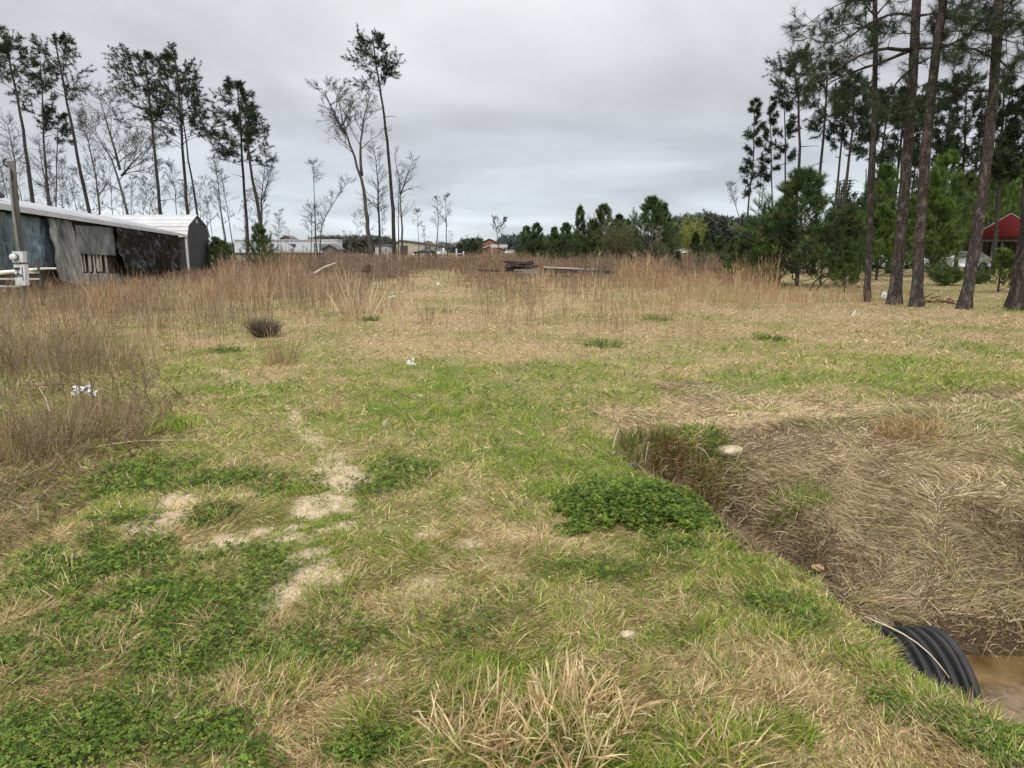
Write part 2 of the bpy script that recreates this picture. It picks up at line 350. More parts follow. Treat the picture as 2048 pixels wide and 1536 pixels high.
vm = n.nodes.new('ShaderNodeVectorMath'); vm.operation = 'SCALE'; n.links.new(at.outputs['Color'], vm.inputs[0]); n.links.new(mr.outputs[0], vm.inputs['Scale'])
n.links.new(vm.outputs[0], b.inputs['Base Color']); b.inputs['Roughness'].default_value = .95; b.inputs['Specular IOR Level'].default_value = .1
bp = n.nodes.new('ShaderNodeBump'); bp.inputs['Strength'].default_value = .7; bp.inputs['Distance'].default_value = .02; n.links.new(t1.outputs[0], bp.inputs['Height']); n.links.new(bp.outputs[0], b.inputs['Normal'])
gg = Geo(); gg.add(np.stack([fx, fy, fz], 1), T, col); ground = gg.build('ground', mg, smooth=True); tag(ground, kind='structure')
# ------------------------------------------------------------------ water in the ditch
mw, n, b = newmat('muddy_water'); b.inputs['Roughness'].default_value = .04; b.inputs['Specular IOR Level'].default_value = .6
tn = n.nodes.new('ShaderNodeTexNoise'); tn.inputs['Scale'].default_value = 5; tn.inputs['Detail'].default_value = 6; cr_ = n.nodes.new('ShaderNodeValToRGB')
ge = n.nodes.new('ShaderNodeNewGeometry'); n.links.new(ge.outputs['Position'], tn.inputs['Vector']); n.links.new(tn.outputs[0], cr_.inputs[0])
cr_.color_ramp.elements[0].position = .35; cr_.color_ramp.elements[0].color = (.075, .045, .018, 1); cr_.color_ramp.elements[1].position = .7; cr_.color_ramp.elements[1].color = (.20, .135, .065, 1)
n.links.new(cr_.outputs[0], b.inputs['Base Color'])
wv = n.nodes.new('ShaderNodeTexNoise'); wv.inputs['Scale'].default_value = 7; bp = n.nodes.new('ShaderNodeBump'); bp.inputs['Strength'].default_value = .12; bp.inputs['Distance'].default_value = .02
n.links.new(ge.outputs['Position'], wv.inputs['Vector']); n.links.new(wv.outputs[0], bp.inputs['Height']); n.links.new(bp.outputs[0], b.inputs['Normal'])
gw = Geo(); gw.quad([(1.5, 1.6, -.66), (14, 1.6, -.66), (14, 4.6, -.66), (1.5, 4.6, -.66)]); tag(gw.build('water', mw), kind='structure')
# ------------------------------------------------------------------ grass scatter
def scatter(n, y0, y1, p, xr=.86, marg=.6):
    u = R.random(n); e = 1 - p
    y = (y0 ** e + u * (y1 ** e - y0 ** e)) ** (1 / e)
    x = (R.random(n) * 2 - 1) * (xr * y + marg); return x, y
def flow(n, x, y, lo, hi, sc_, sp):
    a = np.radians(lo + (hi - lo) * R.random(n)); t = fbm(x + 60, y + 60, sc_, 3) * 14 + R.normal(size=n) * sp
    return np.stack([np.sin(a) * np.cos(t), np.sin(a) * np.sin(t), np.cos(a)], 1)
def lean(n, lo, hi):
    """unit directions tilted lo..hi degrees from vertical"""
    a = np.radians(lo + (hi - lo) * R.random(n)); t = R.random(n) * 2 * math.pi
    return np.stack([np.sin(a) * np.cos(t), np.sin(a) * np.sin(t), np.cos(a)], 1)
def pal(n, cols, jit=.30):
    cols = np.asarray(cols, float); c = cols[R.integers(0, len(cols), n)]
    return c * (1 + (R.random((n, 1)) - .5) * 2 * jit) * (1 + (R.random((n, 3)) - .5) * .12)
GREENS = [(.21, .31, .035), (.27, .37, .05), (.14, .25, .035), (.35, .41, .08), (.25, .31, .055), (.08, .14, .025)]
STRAWS = [(.60, .48, .26), (.50, .39, .20), (.72, .60, .36), (.36, .27, .14), (.50, .37, .21), (.33, .30, .12), (.22, .15, .08)]
MATTED = [(.48, .38, .24), (.40, .31, .19), (.56, .46, .31), (.28, .21, .13), (.42, .34, .18), (.62, .52, .36), (.33, .31, .12)]
BROWNS = [(.17, .115, .07), (.22, .155, .10), (.13, .09, .06), (.27, .20, .13)]
def G2(px, py):
    u = (px - 1024) / F; v = (768 - py) / F; dy = CT + v * ST; dz = -ST + v * CT
    t = np.linspace(1.5, 60, 6000) ** 1.0; hit = np.nonzero(H + t * dz < gz(u * t, t * dy))[0]
    tt = t[hit[0]] if len(hit) else H / -dz
    return u * tt, tt * dy, tt
def inwater(x, y): return (gz(x, y) < -.64) & (x > 1)
x, y = scatter(600000, 1.6, 75, 1.75); d = np.hypot(x, y)
z_ = zones(x, y); keep = (R.random(len(x)) > z_['sand'] * .88) & ~inwater(x, y) & (R.random(len(x)) > z_['clov'] * .55)
x, y, d = x[keep], y[keep], d[keep]; z_ = {k: v[keep] for k, v in z_.items()}
r = R.random(len(x)); isg = r < z_['green']; ismat = (z_['mat'] + .5 * (z_['n2'] - .5) > .4) & (R.random(len(x)) < .9) & ~(isg & (R.random(len(x)) < .7)); sg_ = (x - .85) * .962 + (y - 5.67) * .273; ag_ = (x - .85) * .273 + (5.67 - y) * .962; isb = (R.random(len(x)) < np.maximum(z_['brown'] * .75, .8 * ss(.1, .3, sg_) * ss(1.15, .8, sg_) * ss(-.2, .2, ag_) * ss(2.2, 1.6, ag_)))
wscale = np.maximum(1, d / 3.4) ** .74
P = np.stack([x, y, gz(x, y) - .004], 1)
gsel = isg & ~ismat & ~isb; tuft = fbm(x, y, 6, 3) ** 1.5 * 1.6
def put(name, sel, cols, L, wd, lo, hi, droop, label, mat, nseg=2, cat='grass', ls=.22):
    g = Geo(); n = sel.sum(); ll = (L[0] + (L[1] - L[0]) * R.random(n) ** 1.4) * np.maximum(1, (d[sel] / 5)) ** ls * (.35 + 1.3 * tuft[sel])
    strips(g, P[sel] + C(0, 0, 1) * (R.random((n, 1)) * .03 * tuft[sel][:, None]), flow(n, x[sel], y[sel], lo, hi, 1.6 if name == 'matted_grass' else 3.2, .55 if name == 'matted_grass' else 1.0), ll, wd * wscale[sel] * (.6 + .8 * R.random(n)), droop * (.5 + R.random(n)), pal(n, cols) * (1 - (ss(8, 14, y[sel]) * (0 if name == 'green_grass' else 1))[:, None] * C(.03, .07, .02)) * ((.72 + .55 * z_['nl'][sel][:, None]) if name == 'matted_grass' else 1), nseg)
    return tag(g.build(name, mat), label, cat, kind='stuff')
put('green_grass', gsel, GREENS, (.03, .085), .0042, 15, 75, .25, 'short green grass growing in patches across the field', MAT['grass'])
put('dry_grass', ~isg & ~ismat & ~isb, STRAWS, (.03, .085), .0036, 35, 88, .12, 'short straw coloured dead grass between the green patches', MAT['straw'])
put('matted_grass', ismat & ~isb, MATTED, (.05, .15), .0034, 40, 88, .30, 'matted dead grass lying over the bank beside the gully', MAT['straw'], 3)
put('brown_thatch', isb, BROWNS + STRAWS[3:4], (.06, .2), .0042, 35, 85, .15, 'dark brown dead weeds lying over the left roadside ditch', MAT['weed'])
xm = R.uniform(.9, 9, 170000); ym = R.uniform(2.2, 9.2, 170000); ym = 2.2 + (ym - 2.2) ** 1.0; xm = np.minimum(xm, 99); k = (xm < .86 * ym + 1) ; xm, ym = xm[k], ym[k]; zm = zones(xm, ym); k = (zm['mat'] + .5 * (zm['n2'] - .5) > .4) & ~inwater(xm, ym); xm, ym = xm[k], ym[k]; nl_ = zm['nl'][k]; n = len(xm)
P = np.stack([xm, ym, gz(xm, ym) + R.random(n) * .02], 1); g = Geo(); grn = (fbm(xm + 8, ym + 31, 1.1, 3) + (R.random(n) - .5) * .25 > .60)[:, None]; cc = np.where(grn, pal(n, [(.16, .19, .05), (.22, .24, .08), (.12, .14, .04)]), pal(n, MATTED[:6] + [(.24, .18, .12), (.17, .12, .08)])) * (.95 + .8 * nl_[:, None])
strips(g, P, flow(n, xm, ym, 60, 90, 1.6, .6), .04 + .09 * R.random(n), .0028 * np.maximum(1, np.hypot(xm, ym) / 3.4) ** .8, .1, cc, 2); tag(g.build('grass_mat', MAT['straw']), 'fine matted dead grass underlying the bank right of the gully', 'grass', kind='stuff')
# ------------------------------------------------------------------ clover
def clover(g, x, y, hmin, hmax, size, cols):
    n = len(x); z = gz(x, y) + hmin + (hmax - hmin) * R.random(n); c = np.stack([x, y, z], 1)
    nrm = lean(n, 0, 50); a0 = R.random(n) * 2 * math.pi; t1 = unit(np.cross(nrm, np.tile([0.1, 1, 0.], (n, 1)))); t2 = np.cross(nrm, t1); colr = pal(n, cols, .25)
    sz = size * (.6 + .8 * R.random(n))
    for k in range(3):
        a = a0 + k * 2.094; dr = t1 * np.cos(a)[:, None] + t2 * np.sin(a)[:, None]; sd_ = np.cross(nrm, dr)
        S = sz[:, None]
        vs = np.stack([c, c + (dr * .55 + sd_ * .42) * S + nrm * S * .12, c + dr * .98 * S, c + (dr * .55 - sd_ * .42) * S + nrm * S * .12], 1)
        T = (np.array([[0, 2, 1], [0, 3, 2]])[None] + (np.arange(n) * 4)[:, None, None]).reshape(-1, 3)
        g.add(vs.reshape(-1, 3), T, np.repeat(colr, 4, 0))
CLC = [(.085, .155, .024), (.13, .215, .03), (.06, .11, .02), (.18, .26, .045), (.15, .21, .03), (.24, .26, .07), (.05, .085, .02)]
x, y = scatter(400000, 1.6, 9, 1.6, .8); zz_ = zones(x, y); k = (R.random(len(x)) < zz_['clov'] * 1.1 + .02 * (zz_['green'] > .6)) & ~inwater(x, y) & (np.hypot((x - CLX) / .5, (y - CLY) / .5) > 1)
x, y = x[k], y[k]; g = Geo(); clover(g, x, y, .008, .05, .0098 * np.maximum(1, np.hypot(x, y) / 3.2), CLC)
tag(g.build('clover', MAT['clover']), 'dark green clover carpeting the lower left of the drive', 'clover', kind='stuff')
g = Geo(); a = R.random(13000) * 2 * math.pi; rr = R.random(13000) ** .6 * .50 * (.2 + 1.6 * fbm(np.cos(a) * 1.5 + 4, np.sin(a) * 1.5 + 8, 1.8, 4)); clover(g, CLX + rr * np.cos(a), CLY + rr * np.sin(a), .01, .09 * (1 - (rr / .55) ** 2) + .03, .0135, CLC)
tag(g.build('clover_mound', MAT['clover']), 'raised mound of dark green clover beside the gully edge', 'clover mound')
# ------------------------------------------------------------------ trees
NEED_DK = [(.030, .050, .028), (.042, .064, .034), (.054, .078, .042), (.024, .038, .024)]
NEED_MD = [(.055, .10, .036), (.08, .135, .044), (.105, .165, .052), (.045, .08, .032), (.13, .13, .055)]
NEED_LT = [(.08, .13, .03), (.11, .17, .038), (.14, .20, .05), (.06, .10, .028)]
def tufts(g, P, A, L, wd, nper, cols, spread=1.0, droop=.1):
    """needle tufts at points P with axis A"""
    n = len(P); PP = np.repeat(P, nper, 0); AA = np.repeat(A, nper, 0)
    D = unit(AA * (1.1 - .6 * spread) + rdir(len(PP)) * spread)
    PP = PP + AA * (R.random((len(PP), 1)) - .5) * L * .8
    tc_ = np.repeat(pal(n, cols, .3), nper, 0) * (1 + (R.random((len(PP), 1)) - .5) * .3)
    strips(g, PP, D, L * (.6 + .7 * R.random(len(PP))), wd, droop, tc_, 1)
def branch(S, p, d, L, r, lev, up=.12, jit=.22, kids=3, tips=None, rmin=.008, nseg=5, spread=(35, 65), shrink=.55):
    """recursive branch; appends segments to S and tip points to tips"""
    p = Vector(p); d = Vector(d).normalized(); st = L / nseg; ra = r
    for i in range(nseg):
        d = (d + Vector(R.normal(size=3)) * jit + Vector((0, 0, up))).normalized()
        q = p + d * st; rb = max(rmin, r * (1 - (i + 1) / nseg * .85)); S.append((*p, *q, ra, rb))
        if tips is not None and (lev == 0 or i >= 1): tips.append((*q, *d))
        p = q; ra = rb
        if lev > 0 and i >= 0 + (nseg > 3):
            for _ in range(kids if i < nseg - 1 else kids - 1 + 1):
                if R.random() < .82:
                    ax = d.cross(Vector(R.normal(size=3))).normalized(); an = math.radians(R.uniform(*spread))
                    dd = (d * math.cos(an) + ax * math.sin(an))
                    branch(S, p, dd, L * shrink * R.uniform(.6, 1.1) * (1 - .35 * i / nseg), max(rmin, rb * .65), lev - 1, up, jit * 1.1, kids, tips, rmin, max(2, nseg - 1), spread, shrink)
def pxpath(pts, Y, step=1.0, jit=.0):
    P = np.array([W(a, b, Y) for a, b in pts]); P = smoothp(densify(P, step), 3)
    if jit: P[1:-1, :2] += R.normal(size=(len(P) - 2, 2)) * jit
    return P
def rooted(P):
    """prepend a point on the ground below a trunk path (continuing its lean)"""
    d = P[1] - P[0] if len(P) > 1 else C(0, 0, 1); lo = P[0]; base = lo.copy()
    zt = float(gz(lo[0], lo[1])) - .15
    if lo[2] > zt + .05:
        k = (lo[2] - zt); sl = np.clip(d[:2] / max(d[2], .1), -.12, .12); base[:2] = lo[:2] - sl * k; base[2] = zt
        m = densify([base, lo], 1.0); P = np.concatenate([m[:-1], P])
    return P
def pine(label, pts, Y, r0, crown, group=None, cols=NEED_DK, dens=1.0, tl=.25, tw=.038, nper=13, fill=1.0, limbs=None, mat=None, low=0, name='pine_tree'):
    """crown: px x0,x1,y0,y1 of the foliage at depth Y"""
    P = rooted(pxpath(pts[::-1] if pts[0][1] < pts[-1][1] else pts, Y, 1.0, .02)); top = P[-1]; base = P[0].copy()
    n = len(P); rad = .66 * r0 * (1 - .75 * np.linspace(0, 1, n)) ** .9; rad[0] *= 1.25
    root = empty(name, base, label, 'pine tree', group)
    gt = Geo(); tube(gt, P - base, rad, C(.1, .09, .08), 7, .08)
    a = W(crown[0], crown[3], Y); bb = W(crown[1], crown[2], Y); zlo, zhi = a[2], bb[2]; hw = (bb[0] - a[0]) / 2 * .92; cxm = (bb[0] + a[0]) / 2
    tw *= Y / 55; S = []; tips = []; nb = int(38 * dens * max(.6, (zhi - zlo) / 7))
    for i in range(nb):
        f = (i + R.random()) / nb; z = zlo + (zhi - zlo) * f * .97
        j = np.argmin(abs(P[:, 2] - z)); p0 = C(*[np.interp(z, P[:, 2], P[:, q]) for q in range(3)])
        ang = R.random() * 2 * math.pi; prof = (math.sin(math.pi * min(1, (.22 + .78 * f)) ** .8) ** .5 + .15) * fill
        L = hw * prof * R.uniform(.55, 1.15); tx_ = (cxm - p0[0]) * .6
        tgt = C(math.cos(ang) * L + tx_, math.sin(ang) * L, L * R.uniform(.1, .6) + .1)
        Lt = np.linalg.norm(tgt)
        branch(S, p0 - base, tgt / Lt, Lt, max(.018, rad[min(j, n - 1)] * .28), 1, .05, .14, 3, tips, .009, 4, (25, 60), .5)
    for i in range(low):
        z = P[n // 4, 2] + (zlo - P[n // 4, 2]) * R.random(); j = np.argmin(abs(P[:, 2] - z)); ang = R.random() * 6.28
        branch(S, P[j] - base, (math.cos(ang), math.sin(ang), .1), hw * R.uniform(.3, .8), .03, 0, .0, .2, 0, None, .012, 4)
    segs(gt, S, C(.08, .07, .06), 4); gt.build('trunk', mat or MAT['farbark'], root, smooth=True)
    tp = np.array(tips); gc = Geo(); k = R.random(len(tp)) < .92
    tufts(gc, tp[k, :3], tp[k, 3:], tl, tw, nper, cols, .9, .12); gc.build('crown', MAT['needle'], root)
    return root
def bare(label, stems, Y, r0, crown, group=None, nb=22, lev=2, col=(.10, .09, .085), rmin=.0075, up=.05, name='bare_tree', kids=3, cat='bare tree', frac=.35, Lmul=1.0, spread=(20, 50)):
    root = None; gt = Geo(); gb = Geo(); S = []
    a = W(crown[0], crown[3], Y); bb = W(crown[1], crown[2], Y); hw = (bb[0] - a[0]) / 2
    if hw < 1.9: lev = 1; nb = int(nb * 1.6)
    for si, pts in enumerate(stems):
        P = pxpath(pts, Y, .8, .03)
        if si == 0: P = rooted(P); base = P[0].copy(); root = empty(name, base, label, cat, group)
        n = len(P); rs = .68 * r0 * (1 if si == 0 else .62); rad = rs * (1 - .85 * np.linspace(0, 1, n)); rad = np.maximum(rad, rmin * 1.5)
        tube(gt, P - base, rad, C(*col), 7, .08); m_ = max(3, int(nb / len(stems)))
        zs = P[:, 2]; z0 = max(a[2], zs[0]); cand = [j for j in range(n) if zs[j] >= z0] or [n - 1]
        for i in range(m_):
            j = cand[min(len(cand) - 1, int(len(cand) * (i + R.random()) / m_))]; ang = R.random() * 6.28; f = (zs[j] - z0) / max(.1, zs[-1] - z0)
            L = hw * R.uniform(.55, 1.1) * (1.05 - .5 * f) * Lmul
            branch(S, P[j] + (P[min(j + 1, n - 1)] - P[j]) * R.random() - base, (math.cos(ang), math.sin(ang), R.uniform(.4, 1.1)), L, max(rmin * 1.6, rad[j] * .5), lev, up, .13, kids, None, rmin, 5, spread, .62 if lev == 2 else .55)
    gt.build('trunk', MAT['greybark'], root, smooth=True)
    segs(gb, S, C(*col) * .9, 3); gb.build('crown', MAT['twig'], root)
    return root
# ---- tall pines behind the tarp-covered building
GL = 'tall pines behind the tarp covered building'
pine('tall pine at the far left edge with a round crown above the pole', [(13, 92), (22, 150), (35, 191), (46, 260), (55, 326), (65, 400)], 55, .30, (-28, 76, 78, 200), GL, low=6)
pine('leaning pine with a tufted side branch, second tall one from the left', [(109, 76), (118, 120), (128, 175), (140, 240), (154, 308), (166, 370), (178, 421)], 56, .27, (72, 172, 76, 215), GL, low=7)
pine('thin sparse pine standing between the two leftmost tall pines', [(80, 120), (83, 144), (86, 222), (90, 326), (99, 402)], 60, .19, (52, 112, 128, 262), GL, dens=.7, low=6)
pine('small slender pine with a dark tuft just right of the sparse one', [(117, 225), (114, 300), (112, 405)], 62, .12, (90, 138, 222, 292), GL, dens=.7)
pine('broad crowned pine, left one of the close pair above the ridge', [(289, 108), (297, 170), (303, 238), (310, 313), (321, 430)], 55, .24, (226, 330, 108, 262), GL, dens=1.4, low=4)
pine('broad crowned pine, right one of the close pair above the ridge', [(349, 102), (356, 160), (361, 222), (367, 326), (376, 430)], 55, .24, (310, 412, 102, 300), GL, dens=1.4, low=4)
pine('thinner pine trunk leaning against the right one of the close pair', [(360, 165), (363, 200), (367, 248), (378, 326), (396, 438)], 57, .17, (340, 412, 160, 265), GL, dens=.5)
pine('dark narrow pine right of the barn shed roof, taller of the two', [(474, 164), (480, 212), (484, 325), (495, 469)], 58, .22, (422, 506, 162, 330), GL, dens=1.5, low=3, cols=NEED_DK)
pine('dark leaning pine whose trunk thickens beside the barn shed', [(490, 232), (495, 304), (507, 362), (522, 445), (527, 480)], 56, .27, (458, 535, 216, 335), GL, dens=1.1)
pine('tallest lone pine with a small crown above the mobile home', [(745, 74), (753, 136), (763, 188), (772, 258), (781, 350), (787, 440), (789, 500)], 68, .30, (700, 797, 74, 190), GL, dens=1.35, low=10)
pine('dark pine branch tips entering at the far left border', [(-20, 60), (-22, 200), (-15, 400)], 50, .28, (-60, 12, 60, 160), GL)
# ---- bare trees on the left and centre
GB = 'leafless trees along the back of the field'
bare('largest forked bare tree left of the tallest lone pine', [[(740, 494), (735, 440), (730, 384), (721, 353), (703, 295), (688, 264), (681, 221), (676, 190)], [(724, 352), (721, 310), (720, 280), (727, 240), (734, 203), (742, 185)], [(690, 268), (672, 235), (655, 205), (650, 185)]], 66, .34, (636, 768, 168, 330), GB, nb=44, lev=2, kids=3, rmin=.008, Lmul=.72)
bare('bare tree with upswept twigs between the forked tree and tallest pine', [[(760, 494), (758, 430), (756, 371), (752, 320), (748, 300)]], 68, .2, (725, 800, 295, 440), GB, nb=30)
bare('bare tree right of the tallest lone pine with a wide fork', [[(805, 500), (803, 440), (801, 387), (798, 340), (788, 312)], [(801, 390), (812, 350), (826, 322)]], 66, .17, (772, 838, 306, 440), GB, nb=24)
bare('thin bare sapling beside the wide forked bare tree', [[(797, 500), (797, 400), (800, 350)]], 70, .1, (780, 815, 350, 460), GB, nb=14)
bare('straight bare tree with a small round top above the mobile home', [[(634, 500), (630, 450), (628, 417), (628, 356), (627, 330)]], 60, .1, (606, 652, 325, 380), GB, nb=16)
bare('leaning bare sapling whose top bends right over the mobile home', [[(640, 500), (639, 460), (648, 425), (662, 405), (680, 392), (692, 370)]], 60, .09, (610, 690, 385, 480), GB, nb=22)
bare('low twisted bare sapling with hanging twigs left of the leaning one', [[(622, 500), (620, 470), (624, 420)]], 59, .07, (590, 650, 400, 480), GB, nb=18)
bare('tall thin bare tree above the barn shed gable', [[(454, 510), (450, 470), (440, 402), (431, 310), (427, 290)]], 52, .1, (408, 448, 285, 400), GB, nb=20)
bare('bare tree with a fan of fine twigs behind the dark leaning pine', [[(524, 470), (522, 402), (527, 350), (533, 312)], [(522, 405), (540, 350), (548, 320)]], 62, .14, (500, 562, 300, 440), GB, nb=34)
bare('forked bare tree leaning left above the ridge of the roof', [[(258, 440), (250, 395), (243, 350), (221, 305), (200, 280), (187, 264)], [(240, 340), (226, 295), (213, 240), (203, 215), (200, 200)], [(243, 352), (262, 320), (285, 305)]], 48, .2, (165, 300, 235, 400), GB, nb=34)
bare('bare tree with a bent trunk left of the forked leaning one', [[(200, 440), (199, 428), (194, 370), (187, 313), (178, 285), (169, 256), (160, 235)]], 50, .14, (145, 215, 235, 400), GB, nb=24)
bare('straight bare sapling between the forked bare tree and broad pines', [[(354, 440), (352, 400), (346, 352), (343, 335)]], 56, .08, (322, 376, 330, 425), GB, nb=20)
bare('crooked bare tree among the two leftmost pines', [[(40, 410), (30, 350), (28, 300), (15, 250)]], 50, .12, (-10, 60, 215, 380), GB, nb=24)
bare('dark stubby bare tree right of the crooked one', [[(96, 410), (90, 360), (80, 300), (78, 290)]], 52, .14, (60, 120, 270, 400), GB, nb=18)
bare('left one of two slim bare trees over the white fence posts', [[(872, 505), (878, 440), (877, 420), (874, 400)]], 66, .1, (858, 892, 395, 470), GB, nb=18)
bare('right one of two slim bare trees over the white fence posts', [[(894, 505), (892, 440), (890, 420), (892, 396)]], 68, .1, (876, 914, 394, 470), GB, nb=18)
bare('short bare tree with a crooked top beside the tan house', [[(838, 505), (836, 460), (834, 425)]], 68, .08, (822, 852, 420, 480), GB, nb=14)
bare('bare tree with a forked top above the brick house', [[(997, 500), (996, 465), (990, 450), (988, 440)], [(996, 466), (1004, 450), (1008, 440)]], 110, .16, (976, 1014, 436, 466), GB, nb=16, rmin=.025)
bare('leafless tree alone at the left end of the right pine wood', [[(1480, 440), (1473, 410), (1464, 390), (1460, 372)]], 70, .12, (1440, 1482, 368, 420), GB, nb=24, col=(.16, .145, .135))
bare('pale leafless tree inside the left end of the pine wood', [[(1518, 450), (1516, 400), (1520, 360), (1525, 330)]], 60, .1, (1500, 1545, 320, 410), GB, nb=22, col=(.14, .13, .12))
bare('pale dead sapling in front of the big central young pine', [[(1317, 520), (1318, 480), (1317, 458)]], 38, .04, (1298, 1325, 455, 505), None, nb=12, lev=1, col=(.26, .23, .19), rmin=.008)
GS = 'thin bare saplings in the thicket on the left'
sap = bare('thin bare sapling in the leafless thicket on the left', [[(300, 470), (298, 400), (303, 350)]], 54, .06, (275, 325, 345, 450), GS, nb=16, lev=2, name='bare_sapling', cat='bare sapling')
h0 = float(sap.location.x)
for i, (px, Y, s) in enumerate([(-10, 52, 1.3), (25, 58, 1.5), (60, 50, 1.1), (125, 55, 1.2), (150, 60, 1.3), (172, 52, .9), (225, 60, 1.1), (275, 58, 1.0), (330, 62, 1.2), (415, 57, .9), (440, 60, 1.0), (465, 55, .9), (480, 62, 1.1), (545, 58, .85), (575, 60, .6), (770, 66, .75), (745, 70, .85), (712, 68, .7), (855, 66, .5), (905, 70, .45), (935, 72, .4), (700, 72, .45), (560, 66, .7), (8, 60, 1.4), (42, 54, 1.0), (85, 62, 1.4), (105, 58, 1.0), (140, 66, 1.2), (190, 62, 1.2), (208, 56, .9), (245, 66, 1.3), (262, 60, .9), (308, 66, 1.0), (345, 68, 1.1), (385, 60, .9), (402, 66, 1.0), (425, 70, .9), (500, 66, .8), (530, 70, .9), (588, 72, .5)]):
    c = copy_tree(sap); X = (px - 1024) / F * Y; c.location = (X, Y, float(gz(X, Y)) - .1); c.scale = (s * R.uniform(.85, 1.2),) * 2 + (s,); c.rotation_euler = (0, R.uniform(-.08, .08), R.random() * 6.28)
# ---- large foreground pines on the right
GF = 'large pines standing at the right of the field'
def bigpine(label, pts, Y, r0, limbs, top=17, extra=16, seedcrown=True, crownz=(8.5, 16)):
    P = pxpath(pts[::-1] if pts[0][1] < pts[-1][1] else pts, Y, .35, .004); d = P[-1] - P[-6]; d /= d[2]
    m = int((top - P[-1][2]) / .5); ext = P[-1] + d * (np.arange(1, m + 1) * .5)[:, None]; P = np.concatenate([P, ext]); P = rooted(P)
    base = P[0].copy(); n = len(P); z = P[:, 2]; rad = .84 * r0 * (1 - .62 * np.clip(z / top, 0, 1)); rad *= 1 + .6 * np.exp(-np.clip(z, 0, None) / .22); rad = np.maximum(rad, .03)
    root = empty('pine_tree', base, label, 'pine tree', GF); gt = Geo(); tube(gt, P - base, rad, C(.1, .09, .08), 14, .07)
    S = []; T = []
    for lp, dy, r in limbs:
        k = len(lp); Q = np.array([W(a, b_, Y + dy * i / (k - 1)) for i, (a, b_) in enumerate(lp)]); j = np.argmin(abs(P[:, 2] - Q[0][2])); Q[0] = P[j]
        Q = smoothp(densify(Q, .3), 2) + R.normal(size=(len(smoothp(densify(Q, .3), 2)), 3)) * .015
        tube(gt, Q - base, r * (1 - .75 * np.linspace(0, 1, len(Q))), C(.07, .06, .055), 6, .1)
        for i in range(int(len(Q) * .3), len(Q)):
            dd = Q[i] - Q[i - 1]; dd /= np.linalg.norm(dd)
            for _ in range(2 if R.random() < .75 else 1):
                ax = unit(np.cross(dd, R.normal(size=3))); v = dd * .6 + ax * .9 + C(0, 0, .1)
                branch(S, Q[i] - base, v, R.uniform(.35, 1.0), .012, 1, .08, .22, 2, T, .005, 3, (25, 55), .5)
    for i in range(extra):
        zc = R.uniform(*crownz); j = np.argmin(abs(P[:, 2] - zc)); a = R.random() * 6.28
        L = R.uniform(1.2, 3.0); branch(S, P[j] - base, (math.cos(a), math.sin(a), .35), L, .04, 1, .03, .13, 3, T, .006, 5, (25, 55), .4)
    segs(gt, S, C(.06, .05, .045), 4); gt.build('trunk', MAT['bark'], root, smooth=True)
    T = np.array(T); T = T[R.random(len(T)) < .9]; gc = Geo(); tufts(gc, T[:, :3], T[:, 3:], .22, .010, 26, [(.03, .045, .025), (.045, .06, .03), (.06, .08, .04)], .75, .08)
    gc.build('crown', MAT['needle'], root); return root
bigpine('slim pine, leftmost of the large trunks on the right', [(1750, 0), (1752, 100), (1746, 300), (1741, 420), (1734, 598)], 22, .115,
        [([(1750, 28), (1728, 8), (1705, -20)], 1, .03), ([(1748, 20), (1770, 5), (1795, -12)], -1, .03), ([(1749, 60), (1715, 40), (1680, 40), (1650, 62), (1630, 80)], -.6, .03), ([(1748, 10), (1700, -5), (1665, 10), (1640, 30)], .5, .03)], 15, 10, crownz=(8.6, 14))
bigpine('dark straight pine with the long arching limb, third trunk from right border pair', [(1833, 0), (1829, 100), (1816, 300), (1806, 420), (1797, 510), (1789, 602)], 21, .195,
        [([(1822, 31), (1798, 24), (1778, 26), (1757, 35), (1729, 53), (1700, 72), (1672, 92), (1650, 104)], 1.5, .045), ([(1820, 112), (1801, 101), (1778, 94), (1749, 96), (1719, 105), (1690, 125), (1655, 152), (1620, 172)], -1, .055),
         ([(1822, 113), (1788, 115), (1759, 125), (1739, 132), (1700, 145), (1668, 160), (1640, 178)], .8, .055), ([(1817, 142), (1794, 166), (1776, 187), (1755, 205)], -1, .035), ([(1837, 27), (1856, 21), (1882, 22), (1900, 30)], -1, .04),
         ([(1833, 108), (1856, 96), (1886, 89), (1905, 92)], 1, .045), ([(1834, 140), (1848, 127), (1862, 117), (1875, 100)], -1.2, .035), ([(1824, 60), (1800, 62), (1780, 72)], .6, .025)], 17, 14)
bigpine('reddish barked pine with torn bark lying at its foot', [(1887, 0), (1872, 100), (1857, 250), (1849, 330), (1842, 450), (1836, 520), (1833, 610)], 20, .175,
        [([(1884, 109), (1915, 86), (1935, 68), (1950, 57), (1964, 40)], .8, .04), ([(1895, 23), (1925, 29), (1954, 35), (1975, 41)], -.8, .045), ([(1880, 150), (1890, 165), (1900, 172)], .5, .025), ([(1884, 55), (1905, 62), (1925, 60)], -.8, .03)], 17, 12)
bigpine('grey barked pine leaning right in front of the red barn', [(1998, 0), (1990, 150), (1976, 300), (1960, 430), (1944, 530), (1928, 620)], 19, .17,
        [([(1985, 119), (1968, 106), (1954, 99), (1925, 91), (1900, 88)], -.8, .04), ([(1999, 129), (2016, 137), (2024, 148), (2035, 160)], .6, .03), ([(1980, 174), (1955, 180), (1934, 183), (1895, 182)], .8, .045), ([(2001, 20), (2020, 10), (2040, 0)], .5, .03), ([(1998, 85), (2015, 78), (2035, 88)], -.6, .03), ([(1988, 60), (1970, 50), (1950, 48)], .6, .03)], 17, 12)
